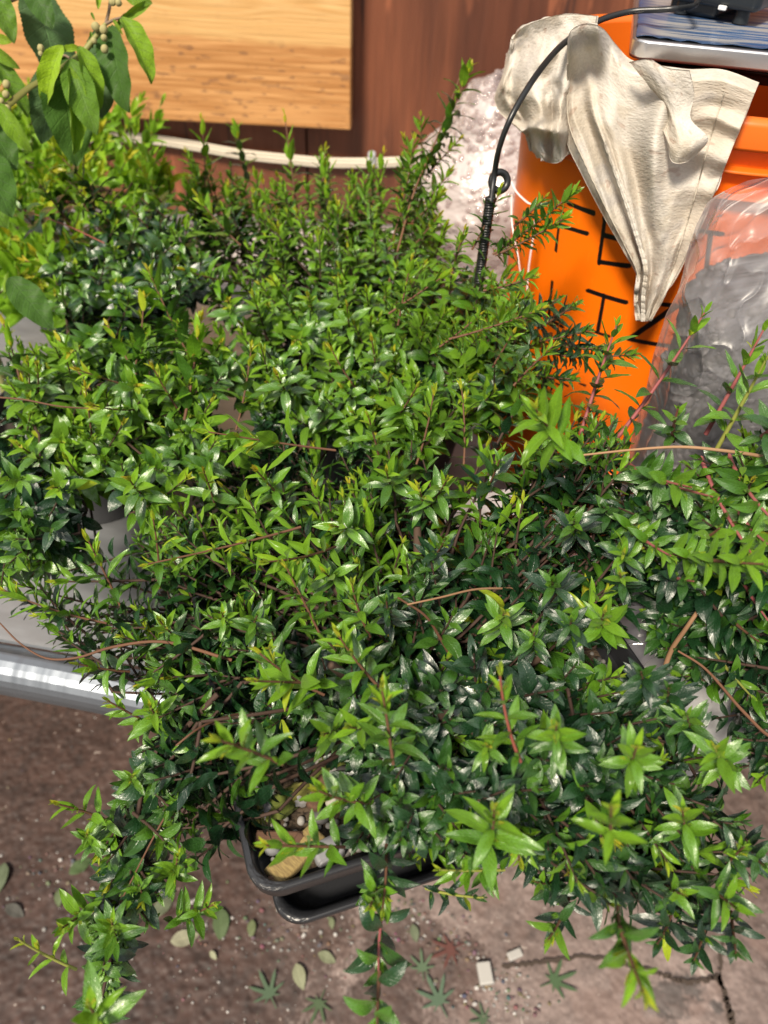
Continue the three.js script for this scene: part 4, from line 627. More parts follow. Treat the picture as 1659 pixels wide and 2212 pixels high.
// arching shrub at left
for (const [bx, by, tx, ty, L, gap] of [[420, 620, 250, 355, 60, 0.5], [560, 560, 620, 190, 62, 0.4], [840, 480, 640, 60, 60, 0.42], [820, 560, 870, 260, 66, 0.5], [640, 600, 465, 300, 56, 0.5], [600, 570, 335, 490, 56, 0.5], [400, 800, 370, 570, 58, 0.5], [780, 680, 660, 480, 52, 0.5], [1020, 750, 1085, 400, 58, 0.6], [620, 660, 400, 645, 66, 0.6], [460, 100, 110, 20, 52, 0.6], [640, 1040, 560, 965, 62, 0.5], [930, 1080, 880, 930, 62, 0.6], [1220, 1060, 1105, 925, 58, 0.5], [1560, 600, 1430, 400, 58, 0.5], [1250, 600, 1195, 510, 56, 0.5], [200, 890, 80, 815, 62, 0.5], [90, 560, 10, 280, 58, 0.6], [420, 330, 300, 420, 52, 0.6], [1010, 260, 985, 190, 46, 0.5], [1350, 260, 1330, 170, 46, 0.5], [1640, 880, 1590, 690, 52, 0.5], [1390, 300, 1270, 370, 44, 0.5], [560, 560, 590, 560, 50, 0.5], [160, 620, 160, 470, 50, 0.5], [320, 980, 230, 1000, 54, 0.5], [1040, 120, 790, 60, 48, 0.5], [120, 620, 120, 450, 50, 0.6], [1620, 520, 1605, 360, 46, 0.5], [1520, 330, 1500, 210, 46, 0.5]]) key(pLeft, 2, bx, by, tx, ty, L, { gap, age: rr(0.3, 0.44), tip: 0.96, tilt: 0.03 });
key(pLeft, 2, 720, 1000, 860, 280, 66, { gap: 0.55, age: 0.3, tilt: 0.05, r: 0.0016 });
key(pLeft, 2, 1450, 840, 900, 760, 92, { gap: 0.85, lime: 0.74, age: 0.6, tip: 0.85, dz: -0.03, stem: twigM, bare: 0.25 });
// front shrub, upper part
for (const [q, bx, by, tx, ty, L, o] of [[3, 140, 900, 215, 590, 66, {}], [3, 345, 900, 335, 570, 66, {}], [3, 60, 700, 145, 560, 58, {}], [3, 790, 800, 655, 660, 88, { z: 0.37, lime: 0.62, gap: 0.34 }], [3, 200, 1080, 270, 970, 66, {}], [3, 170, 1100, 150, 1000, 60, {}], [3, 30, 1000, 10, 930, 60, {}], [3, 420, 1050, 500, 880, 72, { age: 0.12, tip: 0.4 }],
  [4, 460, 480, 5, 335, 66, { lime: 0.58 }], [4, 520, 405, 375, 110, 68, { gap: 0.6, lime: 0.45 }], [4, 690, 330, 660, 20, 62, { gap: 0.6 }], [4, 1300, 65, 640, 225, 72, { lime: 0.7, gap: 0.75, dz: -0.03, stem: twigM }], [4, 1450, 150, 1150, 215, 70, { lime: 0.7, gap: 0.6, dz: -0.03 }], [4, 1390, 545, 1235, 235, 66, { gap: 0.45, lime: 0.4, dz: -0.02 }], [4, 1600, 540, 1520, 310, 64, { gap: 0.5, lime: 0.45, dz: -0.02 }], [4, 1640, 760, 1460, 530, 78, { gap: 0.45, lime: 0.5, dz: -0.03 }], [4, 1390, 740, 1100, 730, 80, { lime: 0.66, gap: 0.55, dz: -0.03 }], [4, 1400, 790, 1110, 600, 76, { lime: 0.62, gap: 0.55, dz: -0.03 }], [4, 1220, 1090, 945, 985, 96, { lime: 0.55, gap: 0.45, dz: -0.04, z: 0.35 }], [4, 800, 560, 690, 470, 62, { lime: 0.42 }], [4, 690, 930, 465, 815, 60, { lime: 0.62 }], [4, 690, 900, 650, 840, 66, { lime: 0.6 }], [4, 560, 690, 330, 655, 62, { lime: 0.45, z: 0.46 }], [4, 1200, 700, 1165, 590, 60, {}], [4, 1560, 80, 1440, 60, 60, {}], [4, 1480, 300, 1400, 260, 60, {}], [4, 990, 500, 960, 440, 50, {}], [4, 1100, 520, 1110, 450, 54, { age: 0.25, tip: 0.5 }], [4, 1500, 900, 1400, 960, 66, {}], [4, 1640, 930, 1510, 930, 84, { age: 0.3 }],
  [5, 200, 200, 262, 122, 70, { age: 0.15, tip: 0.6 }], [5, 760, 360, 725, 300, 82, { age: 0.08, tip: 0.4 }], [5, 1060, 230, 1035, 180, 72, { age: 0.1, tip: 0.85 }], [5, 1040, 330, 1020, 270, 72, { age: 0.1, tip: 0.9 }], [5, 520, 500, 520, 435, 84, { age: 0.3, tip: 0.9, lime: 0.48 }], [5, 960, 520, 950, 435, 88, { age: 0.2, tip: 0.92, lime: 0.6 }], [5, 820, 540, 810, 465, 76, { age: 0.08, tip: 0.5 }], [5, 840, 90, 820, 40, 70, { age: 0.1, tip: 0.6 }], [5, 590, 1080, 500, 690, 92, { gap: 0.6, lime: 0.52, dz: -0.05, stem: redM }], [5, 760, 1030, 745, 925, 90, { lime: 0.5, dz: -0.03 }], [5, 1060, 1090, 1090, 1020, 96, { lime: 0.55, dz: -0.04 }], [5, 1480, 1100, 1430, 1020, 92, { lime: 0.55, dz: -0.03, stem: limeM }], [5, 1340, 970, 1310, 880, 86, { age: 0.2, tip: 0.6 }], [5, 420, 1040, 450, 1010, 66, { lime: 0.5 }], [5, 40, 1090, -10, 760, 108, { lime: 0.44, dz: -0.04, gap: 0.5 }], [5, 660, 600, 650, 520, 60, { age: 0.15, tip: 0.6 }], [5, 30, 480, 10, 380, 64, { age: 0.12, tip: 0.4 }], [5, 1130, 760, 1110, 690, 84, { age: 0.06, tip: 0.3 }], [5, 1240, 860, 1230, 760, 92, { age: 0.08, tip: 0.3 }],
  // lower half
  [6, 490, 240, 245, 155, 78, { lime: 0.6, z: 0.40 }], [6, 420, 330, 375, 285, 50, { lime: 0.5 }], [6, 400, 590, 270, 690, 78, { lime: 0.58, z: 0.40, tilt: 0.04 }], [6, 500, 760, 482, 665, 76, { lime: 0.5, z: 0.39 }], [6, 330, 870, 85, 745, 92, { lime: 0.62, z: 0.38, gap: 0.9, stem: limeM, hang: 0.5 }], [6, 740, 660, 920, 590, 74, { lime: 0.5, z: 0.40 }], [6, 740, 480, 765, 385, 70, { lime: 0.6, z: 0.41 }], [6, 640, 590, 600, 505, 76, { age: 0.1, tip: 0.62, z: 0.41 }], [6, 420, 1130, 385, 1030, 130, { lime: 0.55, z: 0.31 }], [6, 560, 60, 570, 35, 54, { lime: 0.5 }],
  [6, 1490, 342, 1150, 335, 108, { lime: 0.58, z: 0.345, gap: 0.5 }], [6, 1610, 150, 1370, 95, 102, { lime: 0.55, z: 0.345, gap: 0.42 }],
  [7, 430, 330, 475, 180, 128, { lime: 0.55, z: 0.32, tilt: 0.05 }], [7, 975, 300, 980, 170, 118, { lime: 0.72, z: 0.28, tilt: 0.03, n: 5 }], [7, 1300, 290, 1290, 185, 96, { lime: 0.55, z: 0.35, tilt: 0.04 }], [7, 590, 130, 585, 400, 96, { lime: 0.5, z: 0.36, gap: 0.5 }], [7, 520, 440, 240, 440, 76, { lime: 0.5, z: 0.37, gap: 0.5, stem: limeM }], [7, 1480, 420, 1555, 340, 84, { age: 0.2, tip: 0.78, z: 0.37 }], [7, 1180, 480, 1290, 545, 88, { age: 0.12, tip: 0.88, lime: 0.36, z: 0.36 }], [7, 850, 480, 975, 590, 90, { age: 0.1, tip: 0.85, z: 0.36, stem: twigM }], [7, 1400, 520, 1520, 605, 94, { age: 0.2, tip: 0.8, lime: 0.4, z: 0.35 }], [7, 800, 560, 710, 740, 84, { age: 0.12, tip: 0.85, z: 0.36 }], [7, 760, 480, 650, 490, 62, { age: 0.2, tip: 0.85, z: 0.38 }], [7, 1020, 690, 1120, 970, 158, { age: 0.26, tip: 0.9, z: 0.272, gap: 0.5 }], [7, 1010, 600, 1030, 740, 165, { age: 0.16, tip: 0.4, z: 0.30, gap: 0.6 }],
  [7, 10, 330, -8, 620, 92, { age: 0.12, tip: 0.85, z: 0.355 }], [6, 1655, 600, 1636, 900, 116, { age: 0.10, tip: 0.4, z: 0.34, gap: 0.5, stem: pinkM, old: 0.9 }], [6, 1640, 880, 1630, 1180, 128, { age: 0.14, tip: 0.45, z: 0.31, gap: 0.5, old: 0.9 }], [6, 1640, 480, 1600, 600, 80, { age: 0.25, tip: 0.92, lime: 0.5, z: 0.35 }], [7, 180, 520, 430, 560, 56, { age: 0.12, tip: 0.3, z: 0.37, gap: 0.8, stem: limeM }], [7, 1560, 300, 1640, 420, 80, { age: 0.1, tip: 0.4 }], [7, 1250, 600, 1180, 760, 90, { age: 0.05, tip: 0.3, z: 0.36 }], [7, 1400, 640, 1340, 830, 80, { age: 0.05, tip: 0.3, z: 0.36 }], [7, 1500, 620, 1520, 800, 80, { age: 0.08, tip: 0.3, z: 0.355 }]]) key(pFront, q, bx, by, tx, ty, L, { gap: 0.46, ...o });
// red-stemmed shrub at right
for (const [q, bx, by, tx, ty, L, o] of [[3, 850, 770, 1005, 300, 68, { gap: 0.42 }], [3, 1005, 790, 1385, 245, 80, {}], [3, 1390, 770, 1650, 300, 72, {}], [3, 1440, 830, 1660, 430, 84, { stem: limeM, lime: 0.5 }], [3, 1600, 800, 1760, 640, 70, {}], [3, 1250, 800, 1270, 660, 50, { age: 0.3 }], [3, 1490, 860, 1720, 1180, 78, { gap: 0.6, hang: 0.15 }], [3, 1370, 870, 1620, 1330, 78, { gap: 0.6, lime: 0.45, hang: 0.1 }], [5, 1010, 10, 1240, 190, 70, { lime: 0.5, gap: 0.6 }], [5, 1190, 170, 1640, 225, 84, { lime: 0.62, gap: 0.42, dz: -0.03, stem: twigM }], [5, 1500, -60, 1660, 140, 76, { lime: 0.52, gap: 0.7 }], [3, 1100, 930, 1420, 1040, 66, { gap: 0.7 }], [3, 1060, 900, 1330, 1000, 66, { gap: 0.7 }], [5, 1400, 370, 1620, 560, 66, { age: 0.1, tip: 0.4, stem: twigM, dz: 0.03 }], [5, 1390, 560, 1590, 800, 64, { age: 0.3, tip: 0.7, stem: limeM, dz: 0.04 }], [5, 1500, 200, 1660, 470, 70, { age: 0.1, tip: 0.35, dz: 0.02 }], [5, 1180, 260, 1340, 300, 72, { age: 0.06, tip: 0.35 }], [5, 1290, 150, 1450, 70, 80, { age: 0.3, tip: 0.8 }]]) key(pRight, q, bx, by, tx, ty, L, { ...PINK, ...o });
const wood = (p, mat, r0, r1, ...pts) => part('stem', tube(pts.map(([q, x, y, z]) => at(...full(q, x, y), z).sub(p.base)), [r0, r1], 9, 30), mat, p.g);
wood(pRight, tanM, 0.0012, 0.0006, [3, 2050, 1000, 0.46], [3, 1660, 872, 0.435], [3, 1440, 838, 0.43], [3, 1280, 825, 0.43], [3, 1100, 835, 0.435], [3, 860, 860, 0.44]);
wood(pRight, twigM, 0.0014, 0.0006, [5, 2050, 1000, 0.47], [5, 1690, 980, 0.46], [5, 1560, 870, 0.455], [5, 1380, 670, 0.45], [5, 1270, 600, 0.45]);
wood(pFront, tanM, 0.0012, 0.0017, [5, 1355, 430, 0.445], [5, 1300, 510, 0.45], [5, 1245, 590, 0.46], [5, 1205, 700, 0.47], [5, 1150, 900, 0.475]);
wood(pFront, twigM, 0.0005, 0.0009, [4, 760, 1010, 0.40], [4, 850, 940, 0.405], [4, 960, 890, 0.42], [4, 1090, 870, 0.44], [4, 1250, 900, 0.45]);
wood(pFront, twigM, 0.0004, 0.0011, [6, 530, 560, 0.42], [6, 740, 170, 0.415], [6, 860, 30, 0.42], [4, 1000, 1010, 0.43], [4, 1200, 1000, 0.44]);
wood(pFront, twigM, 0.0006, 0.0011, [5, 60, 370, 0.43], [5, 180, 450, 0.44], [5, 240, 540, 0.45], [5, 330, 700, 0.47]);
wood(pFront, tanM, 0.0005, 0.0007, [5, 100, 400, 0.425], [5, 240, 370, 0.43], [5, 390, 335, 0.44], [5, 560, 330, 0.46]);
wood(pFront, twigM, 0.0004, 0.0011, [4, -10, 470, 0.45], [4, 90, 570, 0.45], [4, 200, 632, 0.45], [4, 330, 630, 0.45], [4, 480, 585, 0.45], [4, 700, 560, 0.46], [4, 1000, 640, 0.47]);
wood(pLeft, twigM, 0.0007, 0.0006, [2, -20, 610, 0.55], [2, 100, 620, 0.555], [2, 260, 650, 0.56], [2, 420, 660, 0.57]);
wood(pRear, redM, 0.0004, 0.0007, [0, 60, 890, 0.76], [0, 150, 925, 0.75], [0, 290, 975, 0.74], [0, 450, 1050, 0.72]);
wood(pBack, twigM, 0.0007, 0.0011, [1, 340, 300, 0.72], [1, 240, 570, 0.72], [1, 130, 830, 0.72], [1, 60, 1080, 0.73], [1, 0, 1300, 0.75]);
// back-left sprays
for (const [bx, by, tx, ty, L] of [[610, 1020, 230, 640, 54], [420, 900, 300, 800, 44], [800, 1000, 600, 850, 46], [470, 1060, 330, 830, 50], [700, 1050, 560, 900, 46], [300, 960, 160, 780, 50], [180, 1000, 60, 880, 50]]) key(pRear, 0, bx, by, tx, ty, L, { z: 0.74, gap: 0.48, age: 0.12, tip: rr(0.6, 0.93), old: 0.5 });
// bushy filling
const heart = (p, y) => p.base.clone().add(V(0, y, 0));
pBack.fill(185, [[400, 450], [560, 430], [860, 420], [960, 470], [1050, 560], [1130, 570], [1190, 690], [1190, 800], [1000, 900], [800, 900], [560, 900], [440, 760], [420, 600]], heart(pBack, 0.05), { L: 0.0175, rise: 0.95, bright: 0.72, aged: 0.18 });
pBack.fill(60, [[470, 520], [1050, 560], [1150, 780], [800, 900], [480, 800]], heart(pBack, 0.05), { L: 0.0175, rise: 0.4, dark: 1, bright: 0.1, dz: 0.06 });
pLeft.fill(108, [[0, 720], [130, 720], [300, 720], [430, 640], [520, 760], [560, 960], [440, 1040], [330, 1060], [230, 1000], [130, 1060], [0, 1080]], heart(pLeft, 0.05), { L: 0.019, rise: 0.7, bright: 0.7, aged: 0.16 });
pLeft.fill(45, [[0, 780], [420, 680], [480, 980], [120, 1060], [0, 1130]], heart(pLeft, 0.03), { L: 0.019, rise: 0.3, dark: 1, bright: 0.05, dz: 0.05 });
pLeft.fill(36, [[0, 1000], [90, 1060], [130, 1150], [80, 1250], [0, 1280]], heart(pLeft, 0.04), { L: 0.018, rise: 0.0, bright: 0.1, droop: 0.3, dz: -0.02 });
pLeft.fill(20, [[0, 590], [150, 540], [430, 560], [420, 660], [250, 650], [0, 640]], heart(pLeft, 0.05), { L: 0.018, rise: 0.6, bright: 0.4 });
pRear.fill(44, [[160, 480], [330, 420], [430, 440], [440, 560], [380, 640], [120, 640], [80, 560]], heart(pRear, 0.05), { L: 0.019, rise: 0.6, bright: 0.35, dz: -0.03 });
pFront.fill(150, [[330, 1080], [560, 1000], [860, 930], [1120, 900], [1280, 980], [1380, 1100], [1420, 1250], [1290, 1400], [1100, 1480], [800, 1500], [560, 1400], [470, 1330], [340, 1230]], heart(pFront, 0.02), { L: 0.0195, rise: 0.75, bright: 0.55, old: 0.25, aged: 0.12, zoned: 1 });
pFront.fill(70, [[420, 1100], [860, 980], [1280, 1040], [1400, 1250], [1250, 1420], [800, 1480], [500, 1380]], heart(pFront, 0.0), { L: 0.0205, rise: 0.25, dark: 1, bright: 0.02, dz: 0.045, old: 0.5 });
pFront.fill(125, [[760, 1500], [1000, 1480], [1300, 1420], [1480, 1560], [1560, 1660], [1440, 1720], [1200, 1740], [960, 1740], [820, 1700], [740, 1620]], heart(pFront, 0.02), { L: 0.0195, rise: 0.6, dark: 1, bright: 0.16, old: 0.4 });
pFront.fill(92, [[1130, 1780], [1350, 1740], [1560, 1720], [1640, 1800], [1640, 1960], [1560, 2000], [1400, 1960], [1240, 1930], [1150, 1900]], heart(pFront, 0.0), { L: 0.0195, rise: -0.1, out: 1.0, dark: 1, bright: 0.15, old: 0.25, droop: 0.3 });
pFront.fill(26, [[470, 1360], [560, 1420], [560, 1580], [500, 1640], [460, 1560]], heart(pFront, 0.0), { L: 0.0175, rise: 0.1, dark: 1, bright: 0.05, old: 0.9, droop: 0.4 });
pFront.fill(26, [[740, 1560], [900, 1560], [900, 1800], [800, 1880], [740, 1780]], heart(pFront, 0.0), { L: 0.0195, rise: 0.2, dark: 1, bright: 0.15, old: 0.5 });
pFront.fill(26, [[230, 1330], [460, 1300], [470, 1420], [380, 1450], [230, 1400]], heart(pFront, 0.0), { L: 0.018, rise: 0.2, bright: 0.2, old: 0.4 });
pFront.fill(20, [[0, 1190], [200, 1200], [300, 1290], [420, 1380], [200, 1395], [0, 1340]], heart(pFront, 0.02), { L: 0.018, rise: 0.3, bright: 0.35, old: 0.2 });
pFront.fill(12, [[270, 1440], [360, 1440], [440, 1540], [340, 1560]], heart(pFront, 0.0), { L: 0.019, rise: -0.1, bright: 0.3, old: 0.4 });
pFront.fill(22, [[310, 1640], [400, 1600], [410, 1760], [400, 1880], [340, 1900], [320, 1760]], heart(pFront, 0.0), { L: 0.0185, rise: -0.3, dark: 1, bright: 0.1, old: 0.7, droop: 0.4 });
pBack.fill(30, [[520, 850], [760, 880], [800, 1000], [560, 980]], heart(pBack, 0.03), { L: 0.017, rise: 0.3, dark: 1, bright: 0.1, dz: 0.05 });
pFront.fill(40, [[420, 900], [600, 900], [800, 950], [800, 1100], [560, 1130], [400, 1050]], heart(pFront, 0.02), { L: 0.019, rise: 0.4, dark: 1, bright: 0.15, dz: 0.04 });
pBack.fill(46, [[340, 400], [430, 350], [560, 370], [700, 390], [860, 380], [960, 420], [900, 470], [640, 460], [400, 470]], heart(pBack, 0.05), { L: 0.0175, rise: 1.6, wild: 0.35, bright: 0.8, aged: 0.1, dz: 0.02 });
pFront.fill(26, [[1120, 850], [1260, 880], [1400, 940], [1420, 1010], [1200, 970]], heart(pFront, 0.02), { L: 0.019, rise: 0.7, bright: 0.2 });
pFront.fill(24, [[280, 1090], [430, 1090], [440, 1260], [310, 1240]], heart(pFront, 0.02), { L: 0.0185, rise: 0.5, bright: 0.4 });
pRight.fill(26, [[1380, 1180], [1520, 1240], [1560, 1420], [1450, 1480], [1400, 1380]], heart(pRight, 0.0), { L: 0.019, rise: 0.3, dark: 1, bright: 0.1, dz: 0.02 });
pFront.fill(18, [[850, 1790], [1010, 1750], [1020, 1850], [890, 1890]], heart(pFront, 0.0), { L: 0.0195, rise: -0.1, bright: 0.25, dark: 1, droop: 0.3 });
pBack.fill(30, [[380, 330], [560, 300], [760, 330], [960, 330], [960, 410], [380, 420]], heart(pBack, 0.05), { L: 0.0175, rise: 2.2, wild: 0.25, bright: 0.9, aged: 0.15, dz: 0.03, len: 1.2 });
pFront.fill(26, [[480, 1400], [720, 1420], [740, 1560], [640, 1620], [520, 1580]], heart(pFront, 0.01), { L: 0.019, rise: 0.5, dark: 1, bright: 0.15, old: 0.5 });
// the part that hangs down over the edge at the lower left
{
  const path = new THREE.CatmullRomCurve3([[430, 1550], [370, 1610], [310, 1680], [290, 1780], [275, 1890], [255, 2000], [225, 2100], [200, 2230]].map(([x, y]) => V(x, y, 0)));
  for (let k = 0; k < 62; k++) { const t = Math.pow(rnd(), 0.9), c = path.getPoint(t), a = path.getPoint(Math.max(0, t - 0.10)), w = 20 + 70 * Math.sin(Math.PI * Math.min(0.93, t + 0.12)), x = c.x + rr(-1, 1) * w, y = c.y + rr(-30, 30), z = crown(x, y) + rr(-0.01, 0.05); const bright = rnd() < 0.25;
    pFront.shoot(at(a.x + rr(-15, 15), a.y, z + 0.025), at(x, y, z), { L: rr(0.0165, 0.021), age: rr(0.02, 0.2), tip: bright ? 0.9 : rr(0.3, 0.6), old: 0.6, droop: 0.2 }); }
  pFront.twig(at(470, 1500, 0.43), at(310, 1690, 0.44), 0.002, 0.0016, 0.05); pFront.twig(at(310, 1690, 0.44), at(270, 1900, 0.44), 0.0016, 0.0013, 0.05); pFront.twig(at(270, 1900, 0.44), at(210, 2200, 0.43), 0.0013, 0.001, 0.05);
}
pRight.fill(62, [[1480, 1000], [1659, 900], [1720, 900], [1720, 1180], [1600, 1180], [1480, 1120]], heart(pRight, 0.03), { L: 0.019, rise: 0.5, bright: 0.4, gap: 0.6 });
pRight.fill(56, [[1280, 1020], [1440, 1080], [1600, 1160], [1659, 1200], [1640, 1260], [1450, 1230], [1300, 1150]], heart(pRight, 0.03), { L: 0.0195, rise: 0.4, dark: 1, bright: 0.1, old: 0.2 });
pRight.fill(76, [[1540, 1260], [1700, 1220], [1740, 1700], [1600, 1700], [1520, 1560], [1480, 1400]], heart(pRight, 0.0), { L: 0.0165, rise: 0.1, dark: 1, bright: 0.1, gap: 0.6, dz: 0.05, old: 0.05 });
// lime plant in the corner: longer soft leaves
pLime.fill(110, [[-20, 150], [110, 200], [240, 250], [330, 300], [370, 380], [300, 520], [180, 620], [60, 640], [-20, 600]], heart(pLime, 0.08), { L: 0.046, rise: 0.7, bright: 1, limeAll: 0.80, dz: 0.05, old: 0.2, len: 1.2, gap: 0.5 });
for (const [bx, by, tx, ty, L] of [[520, 800, 700, 440, 60], [440, 760, 610, 430, 62], [600, 680, 690, 520, 60], [380, 700, 540, 420, 60], [300, 800, 480, 560, 64], [150, 700, 100, 420, 64]]) key(pLime, 0, bx, by, tx, ty, L, { z: 0.98, gap: 0.6, lime: 0.68, age: 0.55, tip: 0.85, stem: limeM });
const woodDark = std({ color: lin(0.06, 0.035, 0.022), roughness: 0.85 });
const tr = (p, n, h, spread, r) => { const a = []; for (let k = 0; k < n; k++) { const an = k / n * 6.28 + 0.4; a.push([p.base.clone().add(V(Math.cos(an) * spread * 0.4, -0.004, Math.sin(an) * spread * 0.4)), p.base.clone().add(V(Math.cos(an) * spread, h, Math.sin(an) * spread)), r, r * 0.5, 0.1, woodDark]); } p.finish(a); };
tr(pBack, 4, 0.10, 0.04, 0.005); tr(pLeft, 3, 0.09, 0.04, 0.004); tr(pRear, 3, 0.09, 0.04, 0.004); tr(pFront, 6, 0.07, 0.07, 0.005); tr(pRight, 3, 0.08, 0.04, 0.004); tr(pLime, 3, 0.12, 0.05, 0.004);
for (const k of zown) if (k >= 0) allLeaves[k].hits++;
for (const p of [pFront, pBack, pLeft, pRear, pRight, pLime]) p.build();
// ---------------------------------------------------------------- branch of broad serrated leaves at the upper left
{
  const root = at(-160, 360, 0.72).setY(0.0008), b = thing('broadleaf_branch', 'branch with broad serrated drooping leaves and round buds, upper left', 'branch', root);
  const serr = (wid, fold, curl, wave) => { const nz = 54, nx = 6, pos = [], uv = [], idx = []; for (let j = 0; j <= nz; j++) { const t = j / nz, tooth = 1 - 0.075 * ((t * 27) % 1) , w = wid * 0.5 * Math.pow(Math.sin(Math.PI * Math.pow(clamp(t, 0.006, 0.994), 0.82)), 0.72) * tooth, a = curl * t, y0 = -(1 - Math.cos(a)) / curl, z0 = Math.sin(a) / curl; for (let i = 0; i <= nx; i++) { const s = i / nx * 2 - 1, x = s * w * Math.cos(fold * Math.abs(s) * 0.8), h = Math.abs(s) * w * Math.sin(fold) + wave * Math.sin(t * 20 + s * 3) * Math.abs(s) * 0.02; pos.push(x, y0 + h * Math.cos(a), z0 + h * Math.sin(a) - Math.abs(s) * 0.0); uv.push(i / nx, t); } } for (let j = 0; j < nz; j++) for (let i = 0; i < nx; i++) { const p = j * (nx + 1) + i, q = p + nx + 1; idx.push(p, q, p + 1, q, q + 1, p + 1); } return geom(pos, idx, uv); };
  const shapes = [serr(0.46, 0.35, 0.5, 1), serr(0.42, 0.75, 0.8, 1), serr(0.50, 0.2, 0.3, -1), serr(0.36, 1.1, 0.6, 1)];
  const vein = (u, v) => { const x = Math.abs(u - 0.5) * 2, d = Math.abs(((v * 8 - x * 1.5) % 1 + 1) % 1 - 0.5) * 2, side = smooth(0.90, 0.99, d) * (0.9 - 0.5 * x), fine = smooth(0.78, 0.9, Math.abs(((v * 42 + x * 6) % 1 + 1) % 1 - 0.5) * 2) * 0.25; return Math.max(1 - smooth(0.012, 0.04, x), side, fine * (1 - x * 0.4)); };
  const map = tex(256, 512, (u, v) => { const k = 0.5 + 0.12 * (fbm(u, v, 12, 20, 3) - 0.5) + 0.30 * vein(u, v); return [k * 1.05, k, k * 1.0]; }), bump = gray(256, 512, (u, v) => 0.6 - 0.5 * vein(u, v) + 0.25 * (fbm(u, v, 30, 60, 3) - 0.5));
  const mats = [[0.046, 0.122, 0.014], [0.09, 0.20, 0.014], [0.16, 0.31, 0.014], [0.25, 0.43, 0.014], [0.06, 0.13, 0.045]].map((c) => phys({ color: lin(...mul3(c, 2)), map, bumpMap: bump, bumpScale: 0.0022, roughness: 0.88, transmission: 0.3, thickness: 0, specularIntensity: 0.3, clearcoat: 0.1, clearcoatRoughness: 0.4 }));
  const z = 0.66, L = (px, py, d = 0) => at(px, py, z + d).sub(root);
  const stemM = std({ color: lin(0.20, 0.20, 0.055), roughness: 0.6 }), woodM = std({ color: lin(0.16, 0.11, 0.07), roughness: 0.7 });
  part('stem', tube([V(0, 0, 0), L(-120, 330), L(-30, 255), L(10, 232), L(65, 188), L(132, 150), L(175, 118), L(205, 82), L(228, 52)], [0.006, 0.0042, 0.0032, 0.0018], 9, 60), stemM, b);
  part('twig', tube([L(228, 52), L(236, 20), L(238, -10), L(240, -60)], [0.0014, 0.0012], 7, 16), woodM, b); part('twig', tube([L(228, 52), L(248, 42), L(262, 38)], [0.0014, 0.001], 7, 10), woodM, b); part('twig', tube([L(132, 110), L(128, 122), L(140, 120), L(150, 125)], [0.0012, 0.001], 7, 12), woodM, b); part('twig', tube([L(-60, 30), L(20, 0), L(110, -40)], [0.003, 0.002], 7, 12), woodM, b);
  const eye = camera.position.clone();
  const lf = (x0, y0, x1, y1, s, m, face = [0, 0, 0], dz = 0, dzt = 0) => { const A = L(x0, y0, dz), B = L(x1, y1, dz + dzt), D = B.clone().sub(A), len = D.length(); D.normalize(); const N = eye.clone().sub(root).sub(A).normalize().add(V(...face)); N.addScaledVector(D, -N.dot(D)).normalize(); const S = N.clone().cross(D), M = new THREE.Matrix4().makeBasis(S, N, D), o = part('leaf', shapes[s], mats[m], b); o.quaternion.setFromRotationMatrix(M); o.position.copy(A); o.scale.setScalar(len * 1.05); };
  lf(70, -30, 140, 175, 2, 4, [0.5, 0, 0], 0.03); lf(125, 118, 168, 345, 2, 0, [0.2, 0, 0], 0.0, 0.02); lf(152, 128, 195, 272, 0, 1, [-0.2, 0, 0], -0.01); lf(170, 100, 225, 228, 1, 2, [0.5, 0.2, 0], -0.012, 0.01); lf(135, 98, 78, 212, 1, 3, [-0.4, 0.3, 0], -0.014, 0.0); lf(240, 55, 252, 222, 0, 0, [-0.5, 0, 0], 0.0); lf(262, 38, 338, 148, 1, 2, [0.6, 0.2, 0], -0.01); lf(228, 60, 212, 236, 2, 4, [-0.3, 0, 0], 0.02); lf(150, 145, 178, 330, 3, 2, [0.5, 0, 0], -0.012, 0.02); lf(120, 135, 92, 296, 2, 4, [0, 0, 0], 0.03);
  lf(-20, -30, 28, 72, 0, 1, [0.2, 0.2, 0], -0.01); lf(-40, 10, 10, 20, 2, 0); lf(60, -40, 108, 50, 2, 0, [0, 0, 0], 0.0); lf(-10, 135, 62, 225, 1, 1, [0.5, 0, 0], 0.01); lf(0, 225, 50, 318, 1, 2, [-0.3, 0, 0], -0.01); lf(-40, 240, 30, 352, 2, 0, [0.2, 0, 0], 0.01); lf(-60, 300, 24, 450, 2, 0, [0.4, 0, 0], 0.0); lf(-60, 380, 12, 480, 2, 1, [0.3, 0, 0], 0.02); lf(20, 600, 108, 700, 2, 0, [0, 0.6, 0], 0.0); lf(-15, 82, 24, 88, 2, 3); lf(-30, 100, 30, 140, 1, 2); lf(205, 45, 195, 22, 3, 2); lf(212, 20, 214, -40, 3, 3, [0, 0, 0], -0.01); lf(262, 45, 330, 0, 3, 2); lf(270, -10, 324, 6, 2, 2); lf(250, 62, 290, 24, 1, 1, [0, 0, 0], 0.01); lf(132, 112, 178, 98, 1, 3, [0, 0.8, 0], -0.012); lf(245, 42, 262, 70, 3, 3, [0, 0, 0], -0.01); lf(196, 68, 200, 100, 3, 2);
  const budG = new THREE.SphereGeometry(1, 16, 12), bp = budG.attributes.position; for (let i = 0; i < bp.count; i++) { const a = Math.atan2(bp.getZ(i), bp.getX(i)), k = 1 + 0.06 * Math.cos(a * 8); bp.setXYZ(i, bp.getX(i) * k, bp.getY(i) * 1.12, bp.getZ(i) * k); } budG.computeVertexNormals();
  const budM = std({ color: lin(0.30, 0.27, 0.12), roughness: 0.9 });
